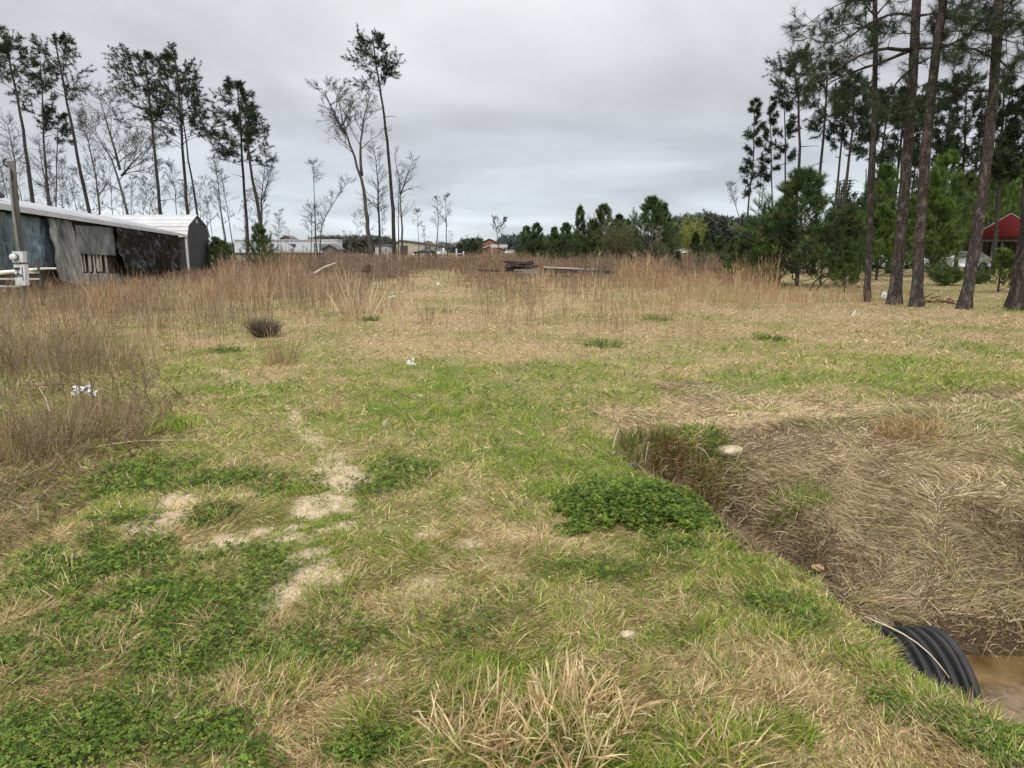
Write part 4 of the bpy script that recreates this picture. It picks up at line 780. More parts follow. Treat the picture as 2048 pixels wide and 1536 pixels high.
blob('rock', 'tan clay clod behind the culvert pipe', 'clod', 1795, 1228, (.06, .04, .03), clay, .02, .4, 4, xy=(1.92, 3.62)); blob('rock', 'small clay clod left of the larger one behind the pipe', 'clod', 1640, 1142, (.05, .035, .02), clay, .02, .4, 4)
blob('rock', 'pale stone in the bottom corner of the drive right of the straw', 'stone', 1350, 1468, (.045, .03, .02), sandst, -.004, .35, 4)
def crumple(label, px, py, w, h, mat, name='litter', cat='litter', k=7, dz=.02):
    X, Y, _ = G2(px, py); g = Geo()
    for i in range(k):
        c = R.normal(size=3) * C(w * .3, w * .15, 0) + C(0, 0, abs(R.normal()) * h * .4 + h * .2); a = rdir(3) * w * .22; v = [c + a[0], c + a[1], c + a[2], c - a[0] * .6, c + C(0, 0, h * .3)]; g.add(v, [[0, 1, 2], [1, 2, 4], [2, 3, 4], [3, 0, 4], [0, 1, 4]], C(.7, .7, .7))
    return tag(g.build(name, mat, loc=(X, Y, float(gz(X, Y)) + dz)), label, cat)
crumple('crumpled white rag or bag caught in the left weeds', 168, 796, .24, .12, white, k=14); crumple('small white crumpled litter in the middle of the grass', 827, 737, .11, .12, white, k=10)
crumple('small white litter scrap on the dry ground near centre', 785, 598, .35, .07, white, k=5); crumple('white litter scrap at the end of the dry path', 873, 571, .4, .06, white, k=5); crumple('thin white litter scrap left of the dry path', 752, 570, .35, .05, white, k=4); crumple('flat white litter scrap before the right trunks', 1712, 630, .35, .03, white, k=5); crumple('small pale scrap in the central dry weeds', 1383, 603, .22, .05, white, k=4)
crumple('small pale scrap below the haystack shaped clump', 655, 688, .15, .03, white, k=4)
purp = surf('purple_foil', (.07, .03, .16), (.03, .015, .07), 12, .35, .3); crumple('dark purple wrapper in the grass at the gully head', 1230, 922, .09, .05, purp, k=4, dz=.02); crumple('grey torn plastic beside the purple wrapper', 1262, 938, .14, .03, surf('grey_plastic', (.26, .25, .26), (.16, .15, .16), 9, .5, .3), k=5, dz=.02)
def jug(label, px, py):
    X, Y, _ = G(px, py); o = empty('plastic_jug', (X, Y, float(gz(X, Y))), label, 'jug'); g = Geo(); tube(g, [(0, 0, 0), (0, 0, .02), (0, 0, .15), (0, 0, .2), (0, 0, .23)], [.08, .09, .09, .05, .025], C(.8, .8, .8), 12); g.build('body', white, o, smooth=True)
    g = Geo(); tube(g, [(0, 0, .231), (0, 0, .26)], [.028, .028], C(.8, .8, .8), 10); g.build('cap', white, o, smooth=True)
jug('white plastic jug on the ground between the large trunks', 1768, 600)
dand, nn, bb_ = newmat('seed_head'); bb_.inputs['Base Color'].default_value = (.6, .6, .55, 1); g = Geo(); X, Y, _ = G(770, 868); strips(g, np.tile(C(0, 0, .09), (160, 1)), rdir(160), .022, .004, 0, C(.65, .65, .6), 1); segs(g, [(0, 0, -.02, 0, 0, .09, .0025, .002)], C(.3, .35, .15)); tag(g.build('seed_head', MAT['straw'], loc=(X, Y, float(gz(X, Y)))), 'white round dandelion seed head in the grass', 'seed head')
# fallen bark and limbs by the trunks
def debris(label, px, py, n, w, L, cols, name='bark_debris', cat='bark debris', rr=.012, tilt=.25):
    X, Y, _ = G(px, py); S = []
    for i in range(n):
        p = R.normal(size=3) * C(w * .4, .2, 0); d = unit(R.normal(size=3) * C(1, 1, tilt)); l = L * R.uniform(.4, 1.2); p[2] = abs(R.normal()) * .05 + .03; q_ = p + d * l; q_[2] = max(.01, q_[2]); S.append((*p, *q_, rr * R.uniform(.6, 1.8), rr * .5))
    g = Geo(); segs(g, S, C(*cols), 5); return tag(g.build(name, MAT['twig'], loc=(X, Y, float(gz(X, Y)))), label, cat)
debris('rust brown strips of torn bark beside the reddish barked pine', 1870, 606, 26, .8, .5, (.11, .06, .035), rr=.016)
stick('bent dark fallen limb left of the slim large trunk', [W(1618, 583, 27), W(1628, 565, 27), W(1640, 553, 27), W(1652, 545, 27)], .035, (.05, .04, .035), 'fallen_limb', 'limb'); stick('second bent dark limb under the front light green pine', [W(1632, 582, 27), W(1645, 566, 27), W(1662, 552, 27)], .03, (.05, .04, .035), 'fallen_limb', 'limb')
# plants hanging over the head and far wall of the gully
clump('green_leafy_plant', 'green leafy plant hanging down the far wall of the gully', 'plant', 1435, 950, 700, .22, (.06, .16), .011, (10, 80), .4, CLC[:3] + GREENS[:2], 'grass', 3)
clump('green_leafy_plant', 'dark green plant at the bottom of the gully by the dead tangle', 'plant', 1490, 1085, 160, .08, (.04, .11), .008, (10, 70), .4, CLC[:3], 'grass', 3)
clump('dead_grass_tangle', 'grey brown grass drooping from the far lip of the gully', 'dead grass', 1500, 985, 900, .28, (.10, .24), .005, (35, 88), .6, MATTED[:4] + BROWNS[:2], 'straw')
clump('dead_grass_tangle', 'dead grass hanging over the channel above the culvert', 'dead grass', 1690, 1165, 800, .26, (.08, .2), .005, (30, 88), .6, MATTED[:4] + BROWNS, 'straw')
clump('dead_grass_tangle', 'brown dead stems at the foot of the bank behind the pipe', 'dead grass', 1830, 1240, 420, .2, (.08, .2), .005, (20, 88), .6, MATTED[1:4] + BROWNS, 'straw')
clump('dead_grass_tangle', 'brown dead grass filling the head of the gully below the pale rock', 'dead grass', 1400, 960, 900, .24, (.08, .22), .005, (15, 85), .5, BROWNS + [(.22, .11, .05), (.34, .26, .15)], 'weed')
clump('dead_grass_tangle', 'dead brown grass along the channel between gully and culvert', 'dead grass', 1590, 1110, 900, .26, (.08, .2), .005, (25, 88), .55, MATTED[1:4] + BROWNS, 'weed')
clump('dead_grass_tangle', 'dead stems below the left border bush over the ditch', 'dead grass', 60, 1010, 900, .5, (.08, .24), .005, (25, 88), .4, BROWNS + MATTED[2:4] + GREENS[:1], 'weed')
# a stand of tall tan grass stems along the left border
for lab, a_, b_, n_, r_, L_ in [('tall tan grass stand at the left border below the meter pole', 30, 740, 520, .8, (.5, 1.1)), ('tall tan grass stand right of the purple brown bush', 120, 720, 420, .6, (.4, .95)), ('tan brown grass stand above the white litter', 200, 740, 380, .55, (.35, .85)), ('matted tan grass stand at the left border over the ditch', 20, 900, 700, .55, (.2, .6)), ('mixed brown grass stand between the ditch and the white litter', 150, 860, 620, .5, (.15, .5))]:
    clump('tall_grass_stand', lab, 'tall grass', a_, b_, n_, r_, L_, .0065, (0, 24), .12, [(.36, .27, .16), (.28, .20, .12), (.44, .35, .22), (.22, .15, .09), (.2, .2, .07)], 'weed', 3)
clump('dead_grass_tangle', 'dead grass hanging over the water at the foot of the bank', 'dead grass', 1960, 1262, 900, .34, (.08, .22), .005, (20, 85), .6, MATTED[1:5] + BROWNS[:2], 'straw')
clump('dead_grass_tangle', 'dead grass over the water at the right border', 'dead grass', 2040, 1270, 700, .3, (.08, .2), .005, (20, 85), .6, MATTED[1:5] + BROWNS[:2], 'straw')
# ------------------------------------------------------------------ tarp-covered building on the left
wood = surf('old_boards', (.10, .085, .07), (.05, .042, .036), 6, .9, .4, (1, 1, .2)); lightwood = surf('pale_boards', (.52, .50, .46), (.34, .32, .29), 6, .85, .3, (1, 1, .3))
roofm = surf('galvanised_roof', (.40, .41, .43), (.28, .30, .32), 1.2, .5, .1, (1, .25, 1), .0, .5); whitemetal = surf('white_metal', (.50, .51, .53), (.42, .43, .45), 2, .45, .05, spec=.5)
def plastic(name, rough, transl=0):
    m = vegmat(name, transl, rough, .18, 3, .45); return m
ptarp = plastic('tarp_plastic', .32); pclear = plastic('clear_plastic', .3, .2); pblk = vegmat('black_sheet', 0, .3, .18, 3, .4)
A3 = C(-17.2, 22.0); B3 = W(354, 470, 41.0)[:2]; AB = B3 - A3; ABl = np.linalg.norm(AB); ABu = AB / ABl; NW = C(ABu[1], -ABu[0])
def wp(px, off=0.0):
    u = (px - 1024) / F      # bearing; solve for the plan point on the wall line (depth ~ Y*cos(th))
    k = u * (CT + 0.04 * 0); s = (k * A3[1] - A3[0]) / (AB[0] - k * AB[1]); p = A3 + AB * s; return p + NW * off
def wz(px, py): p = wp(px); return W(px, py, p[1])[2]
hut = empty('makeshift_building', (*wp(150), 0.0), 'long low building covered in blue, clear and black plastic sheets', 'building'); HB = C(*hut.location)
def rel(p, z): return C(p[0], p[1], z) - HB
def panel(name, px0, px1, top, bot, mat, colf, off=.05, amp=.06, fs=1.0, nx=60, nz=34, ragged=0, flare=0):
    """draped sheet between bearings px0..px1; top/bot give the pixel heights along it"""
    V = []; cc = []
    for j in range(nz + 1):
        for i in range(nx + 1):
            a = i / nx; t = j / nz; px = px0 + (px1 - px0) * a; zt = wz(px, top(a)); zb = wz(px, bot(a)) - ragged * (fbm(np.array(a * 9.), np.array(3.), 1, 3) - .5)
            z = zt + (zb - zt) * t; p = wp(px); sl = a * (px1 - px0) * .06
            f = fbm(np.array(sl * fs * 1.6 + t * .9), np.array(t * fs * 1.1 + 7 + px0), 1.3, 4) - .5; f2 = abs(fbm(np.array(sl * fs * 3 - t * 2.2), np.array(t * 1.3 + px0), 1.0, 3) - .5)
            q = wp(px, off + amp * (2.4 * max(f + .3, -.05) + 3.2 * f2) + flare * t); V.append(rel(q, z)); cc.append(colf(a, t, f, f2))
    f = []
    for j in range(nz):
        for i in range(nx): o_ = j * (nx + 1) + i; f += [[o_, o_ + 1, o_ + nx + 2], [o_, o_ + nx + 2, o_ + nx + 1]]
    g = Geo(); g.add(V, f, np.array(cc)); return g.build(name, mat, hut, smooth=True)
def eave(px): return np.interp(px, [-80, 0, 150, 355], [399, 413, 436, 471])
p0, p1 = wp(-70), wp(352)
g = Geo(); zt0, zt1 = wz(-70, eave(-70)) - .05, wz(352, 470) - .02; bk = -NW * 5.0
q0, q1 = p0 + bk[:2], p1 + bk[:2]; g.hexa([rel(p0, -.1), rel(p1, -.1), rel(q1, -.1), rel(q0, -.1), rel(p0, zt0), rel(p1, zt1), rel(q1, zt1), rel(q0, zt0)], C(.03, .03, .03)); g.build('wall', wood, hut)
# roof: gently pitched sheet with an overhang and corrugated edge
e0, e1 = wp(-70, .45), wp(356, .45); r0_, r1_ = p0 - NW * 2.4, p1 - NW * 2.4; b0, b1 = p0 - NW * 5.3, p1 - NW * 5.3
za0, za1 = wz(-70, eave(-70)) , wz(354, 470); rz0, rz1 = za0 + .78, za1 + .78
def sheet(g, P, nx_, ny_, amp, th=.03, per=.2):
    a, b_, c, d = [C(*p) for p in P]; L = np.linalg.norm(b_ - a); nx_ = int(L / per * 4); V = []
    for s_ in (0, 1):
        for j in range(2):
            for i in range(nx_ + 1):
                t = i / nx_; p = (a * (1 - t) + b_ * t) if j == 0 else (d * (1 - t) + c * t); V.append(p + C(0, 0, amp * math.sin(t * L / per * 2 * math.pi) - s_ * th))
    n1 = nx_ + 1; f = []
    for i in range(nx_):
        f += [[i, i + 1, n1 + i + 1], [i, n1 + i + 1, n1 + i]]; o_ = 2 * n1; f += [[o_ + i, o_ + n1 + i + 1, o_ + i + 1], [o_ + i, o_ + n1 + i, o_ + n1 + i + 1], [i, o_ + i + 1, i + 1], [i, o_ + i, o_ + i + 1]]
    g.add(V, f, C(.5, .5, .5))
g = Geo(); sheet(g, [rel(e0, za0), rel(e1, za1), rel(r1_, rz1), rel(r0_, rz0)], 0, 0, .014); sheet(g, [rel(r0_, rz0), rel(r1_, rz1), rel(b1, za1), rel(b0, za0)], 0, 0, .014); g.build('roof', roofm, hut)
g = Geo(); ee0, ee1 = wp(-70, .47), wp(357, .47); g.hexa([rel(ee0, za0 - .15), rel(ee1, za1 - .11), rel(wp(357, .50), za1 - .11), rel(wp(-70, .50), za0 - .15), rel(ee0, za0 + .045), rel(ee1, za1 + .04), rel(wp(357, .50), za1 + .04), rel(wp(-70, .50), za0 + .045)]); g.build('roof_edge', whitemetal, hut)  # white strip: light on the overhanging roof sheet, put into its colour
BL = lambda a, t, f, f2: C(.075, .105, .125) * (1 + 2.2 * f + 3 * f2)
panel('blue_tarp', -60, 108, lambda a: eave(-60 + 168 * a) + 12, lambda a: 545 - 14 * a, ptarp, BL, .05, .11, 1.1)
CLR = lambda a, t, f, f2: C(.20, .205, .20) * (.8 + 2.2 * f + 3.5 * f2 + .25 * t)
panel('clear_plastic_sheet', 84, 137, lambda a: eave(84 + 50 * a) + 9, lambda a: 558 + 22 * a, pclear, CLR, .14, .12, 1.3, flare=.25)
panel('grey_sheet', 142, 219, lambda a: 450 + 5 * a, lambda a: 507 + 4 * a, pclear, lambda a, t, f, f2: C(.21, .23, .225) * (.9 + 1.2 * f + f2 - .15 * t), .22, .03, .7)
panel('black_plastic_sheet', 219, 345, lambda a: 455 + 17 * a, lambda a: 553 - 2 * a, pblk, lambda a, t, f, f2: C(.016, .015, .016), .12, .22, 1.5, 150, 70, .3)
for i, (a_, w_) in enumerate([(146, 4), (153, 4), (160, 2), (171, 5), (179, 3), (186, 5), (194, 3), (203, 4)]):
    g = Geo(); zt = wz(a_, 507); zb = wz(a_, 547 - R.random() * 4); c0, c1 = wp(a_ - w_ / 2, .12), wp(a_ + w_ / 2, .12); c2, c3 = wp(a_ + w_ / 2, .09), wp(a_ - w_ / 2, .09); lx = ABu * R.normal() * .05
    g.hexa([rel(c0 + lx, zb), rel(c1 + lx, zb), rel(c2 + lx, zb), rel(c3 + lx, zb), rel(c0, zt), rel(c1, zt), rel(c2, zt), rel(c3, zt)]); g.build('slat', lightwood, hut)
g = Geo(); a_, b_ = wp(140, .16), wp(300, .16); sk = surf('rusty_skirting', (.30, .33, .34), (.16, .14, .12), 3, .6, .2, (1, 1, .4))
V = []; f = []; nx_ = 120
for i in range(nx_ + 1):
    t = i / nx_; px = 140 + 160 * t; c = wp(px, .16 + .02 * math.sin(i * 1.6)); V += [rel(c, wz(px, 546 + 2 * t)), rel(c, -.1)]
for i in range(nx_): f += [[2 * i, 2 * i + 1, 2 * i + 3], [2 * i, 2 * i + 3, 2 * i + 2]]
g.add(V, f, C(.3, .3, .3)); g.build('skirting', sk, hut)
# rolled tarp lying on the roof
pr_ = wp(50, -1.2); zr = wz(50, eave(50)) + .62; g = Geo(); Q = smoothp(densify([(-.55, 0, 0), (.1, 0, .05), (.75, 0, -.03)], .12), 2); M_ = np.array([[ABu[0], ABu[1], 0], [-ABu[1], ABu[0], 0], [0, 0, 1.]]); tube(g, (Q * 1.6) @ M_, np.array([.10, .16, .19, .2, .2, .19, .2, .18, .15, .12, .08])[:len(Q)] if len(Q) <= 11 else np.interp(np.linspace(0, 1, len(Q)), [0, .2, .6, 1], [.08, .19, .2, .07]), C(.05, .05, .05), 10, .08)
tag(g.build('rolled_tarp', surf('dark_tarp', (.09, .09, .09), (.05, .05, .05), 4, .7, .3), loc=(pr_[0], pr_[1], zr)), 'dark bundle of rolled tarp lying on the roof', 'tarp roll')
# ---- rail fence before the building
fy_ = 20.8; fx0, fx1 = W(-40, 500, fy_)[0], W(72, 500, fy_)[0]; fr = empty('rail_fence', ((fx0 + fx1) / 2, fy_, 0), 'broken fence of pale rails behind the meter pole', 'fence')
for py in (545, 558, 573): g = Geo(); z = W(40, py, fy_)[2]; hw_ = (fx1 - fx0) / 2; g.beam((-hw_, 0, z + R.normal() * .01), (hw_ * (1 if py < 570 else .5), 0, z), .03, .05); g.build('rail', lightwood, fr)
for xx in (-.8, .15, .78): g = Geo(); g.beam((xx, .06, -.1), (xx - .03, .06, W(40, 521, fy_)[2] - (0 if xx > .7 else .45)), .07, .07, up=(0, 1, 0)); g.build('post', wood, fr)
a_ = W(50, 541, 20.4); b_ = W(112, 537, 21.6); stick('white rolled plastic sheet laid along the top of the rail fence', [W(-20, 548, 20.4), a_, (a_ + b_) / 2 + C(0, 0, .02), b_], .07, (.75, .74, .70), 'plastic_roll', 'plastic roll')
# ---- meter pole
Yp = 19.0; pb = W(46, 600, Yp); pt_ = W(14, 322, Yp); pt_[0] = W(14, 322, Yp)[0]; bx = float(W(46, 590, Yp)[0]); z0 = float(gz(bx, Yp))
mpole = empty('meter_pole', (bx, Yp, z0), 'weathered wooden service pole with a grey electric meter', 'utility pole'); B0 = C(bx, Yp, z0); pw = surf('weathered_pole', (.17, .165, .14), (.08, .075, .065), 9, .9, .5, (1, 1, .08))
def rp(px, py, dy=0): return W(px, py, Yp + dy) - B0
g = Geo(); lo = rp(47, 585); lo[2] = -.3; tube(g, densify([lo, rp(40, 500), rp(21, 322)], .4), np.linspace(.10, .085, len(densify([lo, rp(40, 500), rp(21, 322)], .4))), C(.3, .3, .3), 12, .05); g.build('pole', pw, mpole, smooth=True)
g = Geo(); tube(g, densify([rp(38, 505, -.14), rp(26, 420, -.13), rp(17, 335, -.12)], .3), np.full(len(densify([rp(38, 505, -.14), rp(26, 420, -.13), rp(17, 335, -.12)], .3)), .03), C(.5, .5, .5), 8); g.build('conduit', surf('grey_conduit', (.24, .26, .25), (.18, .2, .19), 5, .5, .05), mpole, smooth=True)
g = Geo(); S = [rp(17, 335, -.1), rp(8, 330, -.2), rp(4, 322, -.15), rp(12, 318, -.05)]; tube(g, smoothp(densify(S, .05), 2), np.full(len(densify(S, .05)), .022), C(.03, .03, .03), 6)
S = [rp(22, 340, -.1), rp(27, 352, -.12), rp(20, 362, -.1), rp(16, 350, -.12)]; tube(g, smoothp(densify(S, .05), 2), np.full(len(densify(S, .05)), .014), C(.03, .03, .03), 6); g.build('service_wire', surf('black_rubber', (.02, .02, .02)), mpole, smooth=True)
boxm = surf('grey_box', (.62, .65, .68), (.52, .54, .56), 3, .45, .05, spec=.5)
def slab(g, c00, c10, c11, c01, th):
    cs = [C(*c) for c in (c00, c10, c11, c01)]; back = C(0, th, 0); g.hexa([cs[0], cs[1], cs[1] + back, cs[0] + back, cs[3], cs[2], cs[2] + back, cs[3] + back])
g = Geo(); slab(g, rp(25, 525, -.30), rp(46, 525, -.30), rp(45, 503, -.30), rp(24, 503, -.30), .16); mb = g.build('meter_box', boxm, mpole)
g = Geo(); c = rp(30.5, 514, -.30); tube(g, [c + C(0, .005, 0), c + C(0, -.03, 0)], [.095, .095], C(.3, .3, .3), 20); g.build('meter_ring', surf('dark_ring', (.08, .08, .08)), mb, smooth=False)
g = Geo(); tube(g, [c + C(0, -.03, 0), c + C(0, -.12, .0), c + C(0, -.14, 0)], [.083, .08, .06], C(.8, .8, .8), 20); g.build('meter_glass', surf('meter_glass', (.75, .76, .76), (.5, .5, .5), 12, .15, 0, spec=.8), mb, smooth=True)
g = Geo(); slab(g, rp(31, 571, -.30), rp(51, 571, -.30), rp(48.5, 529, -.30), rp(27, 529, -.30), .16); bb2 = g.build('breaker_box', boxm, mpole)
g = Geo(); slab(g, rp(45.5, 561, -.303), rp(47.3, 561, -.303), rp(45, 534, -.303), rp(43, 534, -.303), .01); g.build('door_slot', surf('slot_black', (.03, .03, .035)), bb2)
ink = surf('black_ink', (.02, .02, .02))
for txt, px, py, sz in (('985', 34.3, 538, .105), ('2', 35.5, 545, .11), ('5074', 35.3, 551.5, .11)):
    cu = bpy.data.curves.new('number', 'FONT'); cu.body = txt; cu.size = sz; cu.align_x = 'CENTER'; cu.align_y = 'CENTER'; cu.extrude = .002; cu.offset = .004; to = bpy.data.objects.new('number', cu); sc.collection.objects.link(to)
    to.parent = bb2; to.location = rp(px, py, -.306); to.rotation_euler = (math.radians(90), 0, 0); cu.materials.append(ink)
    dg = bpy.context.evaluated_depsgraph_get(); me_ = bpy.data.meshes.new_from_object(to.evaluated_get(dg)); tm = bpy.data.objects.new('number', me_); sc.collection.objects.link(tm); tm.parent = bb2; tm.location = to.location; tm.rotation_euler = to.rotation_euler; bpy.data.objects.remove(to)
    if not me_.materials: me_.materials.append(ink)
# ------------------------------------------------------------------ barn shed
Ys = 43.0; xr = W(375, 500, Ys)[0]; xl = W(192, 500, Ys + 1.5)[0]; dp = 3.1; ze = W(375, 472, Ys)[2]; zk = W(378, 452, Ys)[2]; zp = W(392, 432, Ys + dp / 2)[2]
shed = empty('barn_shed', (xr, Ys, 0), 'dark grey barn shed with a white metal gambrel roof and white corner trim', 'shed'); siding = surf('grey_siding', (.060, .062, .068), (.050, .052, .057), 3, .7, .1, (8, 1, 1))
wl = xl - xr; prof = [(0, .18), (0, ze), (.28, zk), (dp / 2, zp), (dp - .28, zk), (dp, ze), (dp, .18)]
g = Geo(); V = [(0, y_, z_) for y_, z_ in prof] + [(wl, y_, z_) for y_, z_ in prof]; f = [[0, i, i + 1] for i in range(1, 6)] + [[7, 7 + i + 1, 7 + i] for i in range(1, 6)] + [[0, 7, 8], [0, 8, 1], [6, 5, 12], [6, 12, 13]]; g.add(V, f, C(.05, .05, .05)); g.build('wall', siding, shed)
g = Geo()
rp_ = [(-.10, ze - .06), (.24, zk + .03), (dp / 2, zp + .05), (dp - .24, zk + .03), (dp + .10, ze - .06)]
for (a_, b_) in zip(rp_[:-1], rp_[1:]):
    N_ = 1
    for i in range(N_):
        x0 = .09 + (wl - .18) * i / N_; x1 = .09 + (wl - .18) * (i + 1) / N_; up = .0
        g.hexa([(x0, a_[0], a_[1]), (x1, a_[0], a_[1]), (x1, b_[0], b_[1]), (x0, b_[0], b_[1]), (x0, a_[0], a_[1] + .025), (x1, a_[0], a_[1] + .025), (x1, b_[0], b_[1] + .025), (x0, b_[0], b_[1] + .025)])
        pass
for (a_, b_) in zip(rp_[:-1], rp_[1:]):
    for t in (.12, .5, .88):
        y_, z_ = a_[0] + (b_[0] - a_[0]) * t, a_[1] + (b_[1] - a_[1]) * t + .03
        g.beam((.09, y_, z_), (wl - .09, y_, z_), .04, .03)
g.build('roof', whitemetal, shed)
for y_ in (0, dp): g = Geo(); g.box((-.10, y_ - .012 if y_ == 0 else y_ - .10, .16), (.014, y_ + .10 if y_ == 0 else y_ + .012, ze - .07)); g.build('corner_trim', whitemetal, shed)
g = Geo(); g.box((wl, .1, 0), (-.05, .3, .178)); g.box((wl, dp - .3, 0), (-.05, dp - .1, .178)); g.build('skid', wood, shed)
g = Geo(); g.box((.005, dp / 2 - .12, zp - .42), (.025, dp / 2 + .12, zp - .22)); g.build('gable_vent', whitemetal, shed)
# ------------------------------------------------------------------ houses far behind
def pane_rect(g, x0, x1, z0, z1, y=-.03): g.box((x0, y, z0), (x1, y + .05, z1))
glassm = surf('dark_glass', (.05, .06, .07), (.03, .035, .04), 2, .15, 0, spec=.8); Yh = 150.0
def ph(px, py, Y): p = W(px, py, Y); return p[0], p[2]
pal_ = surf('pale_blue_siding', (.55, .60, .64), (.46, .50, .54), 1.5, .6, .05)
x0, zt = ph(468, 481, Yh); x1, _ = ph(674, 481, Yh); mh = empty('mobile_home', ((x0 + x1) / 2, Yh, 0), 'long pale blue mobile home behind the bare trees', 'mobile home'); hw_ = (x1 - x0) / 2
g = Geo(); g.box((-hw_, 0, .55), (hw_, 4.5, zt)); g.build('wall', pal_, mh); g = Geo(); g.box((-hw_ - .15, -.2, zt + .004), (hw_ + .15, 4.7, zt + .22)); g.build('roof', whitemetal, mh); g = Geo(); g.box((-hw_ + .05, .1, -.2), (hw_ - .05, 4.4, .546)); g.build('skirting', wood, mh)
def hx(px): return W(px, 490, Yh)[0] - mh.location.x
wn = Geo(); wz1, wz0 = W(0, 487, Yh)[2], W(0, 495, Yh)[2]; pane_rect(wn, hx(580), hx(592), wz0, wz1, -.04); w_ = wn.build('window', whitemetal, mh); g = Geo(); pane_rect(g, hx(580.6), hx(591.4), wz0 + .1, wz1 - .1, -.07); g.build('pane', glassm, w_)
g = Geo(); g.box((hx(579), -.55, wz0 - .25), (hx(586), -.08, wz0 + .35)); g.build('air_conditioner', whitemetal, mh)
wn = Geo(); pane_rect(wn, hx(540), hx(548), wz0, wz1, -.04); w_ = wn.build('window', whitemetal, mh); g = Geo(); pane_rect(g, hx(540.6), hx(547.4), wz0 + .1, wz1 - .1, -.07); g.build('pane', glassm, w_)
g = Geo(); pane_rect(g, hx(628), hx(633), .6, wz1, -.05); g.build('door', wood, mh); g = Geo(); g.box((hx(636), -2.5, .5), (hx(672), -.21, .62)); [g.box((hx(a_), -2.5, .62), (hx(a_) + .12, -2.38, 2.4)) for a_ in (637, 654, 671)]; g.box((hx(636), -2.7, 2.404), (hx(673), -.21, 2.52)); g.build('porch', lightwood, mh)
def gablehouse(name, label, cat, px0, px1, peave, ppeak, Y, depth, mw_, mr_, side=False, pxpk=None, wins=(), base=None):
    x0, ze_ = ph(px0, peave, Y); x1, _ = ph(px1, peave, Y); xp, zp_ = ph(pxpk or (px0 + px1) / 2, ppeak, Y); cx = (x0 + x1) / 2; o = empty(name, (cx, Y, 0), label, cat); x0 -= cx; x1 -= cx; xp -= cx
    g = Geo(); V = [(x0, 0, -.2), (x1, 0, -.2), (x1, 0, ze_), (xp, 0, zp_), (x0, 0, ze_)]; V += [(a_, depth, c_) for a_, b_, c_ in V]; f = [[0, 1, 2], [0, 2, 3], [0, 3, 4], [5, 7, 6], [5, 8, 7], [5, 9, 8], [0, 4, 9], [0, 9, 5], [1, 6, 7], [1, 7, 2]]; g.add(V, f, C(.3, .3, .3)); g.build('wall', mw_, o)
    g = Geo(); k = .35
    for xe in (x0, x1):
        s = (xe - xp) / abs(xe - xp); sl = (zp_ - ze_) / abs(xe - xp); ex = xe + s * k; ez = ze_ - sl * k
        g.hexa([(ex, -k, ez + .01), (xp, -k, zp_ + .01), (xp, depth + k, zp_ + .01), (ex, depth + k, ez + .01), (ex, -k, ez + .17), (xp, -k, zp_ + .17), (xp, depth + k, zp_ + .17), (ex, depth + k, ez + .17)])
    g.build('roof', mr_, o)
    for a_, b_, c_, d_, nm in wins:
        g = Geo(); xx0, z1_ = ph(a_, c_, Y); xx1, z0_ = ph(b_, d_, Y); pane_rect(g, xx0 - cx, xx1 - cx, max(.0, z0_), z1_, -.06); w_ = g.build(nm, glassm if nm == 'window' else wood, o)
    return o
shingle = surf('grey_shingles', (.16, .15, .15), (.09, .085, .085), 4, .9, .2); tan = surf('tan_siding', (.46, .42, .34), (.36, .33, .27), 1.5, .8, .05); brick = surf('brick', (.27, .135, .095), (.19, .095, .07), 6, .9, .1); greyw = surf('grey_metal_wall', (.17, .165, .16), (.14, .135, .13), 2, .6, .05)
gablehouse('gable_shed', 'small grey gable shed at the right end of the mobile home', 'shed', 645, 674, 498, 490, 120, 4, greyw, shingle)
gablehouse('tan_house', 'tan house with a dark low pitched roof beside the tallest pine', 'house', 786, 868, 490, 481, 150, 9, tan, shingle, pxpk=800, wins=[(800, 816, 491, 512, 'door'), (850, 855, 493, 500, 'window'), (857, 861, 493, 503, 'window')])
gablehouse('gable_shed', 'low cream gable behind the right end of the tan house', 'shed', 844, 868, 487, 482, 175, 6, tan, tan)
gablehouse('white_shed', 'low white building seen between the bare tree trunks', 'shed', 750, 783, 491.5, 490, 155, 4, whitemetal, shingle, wins=[(770, 773, 497, 503, 'window')])
gablehouse('grey_gable_house', 'dark roofed gable peeking above the mobile home', 'house', 562, 580, 477, 472, 190, 6, greyw, shingle); gablehouse('grey_gable_house', 'faint low roof right of the gable above the mobile home', 'house', 648, 672, 478, 474, 200, 6, greyw, shingle)
gablehouse('brick_house', 'two storey brick gable house among trees right of centre', 'house', 958, 1000, 487, 478, 210, 10, brick, shingle, pxpk=979); gablehouse('brick_wing', 'low brick gable wing before the brick house', 'house', 966, 1006, 497, 489.5, 190, 6, brick, whitemetal, pxpk=986, wins=[(970, 974, 499, 503, 'window')])
g = Geo(); x0, z1_ = ph(981, 489, 180); x1, z0_ = ph(1015, 495, 180); g.box((x0, 180, z0_), (x1, 183, z1_)); g.box((x0 + .2, 180.2, -.1), (x0 + .4, 180.4, z0_ - .004)); g.box((x1 - .4, 180.2, -.1), (x1 - .2, 180.4, z0_ - .004)); tag(g.build('camper_canopy', whitemetal), 'white flat topped canopy beside the brick wing', 'canopy')
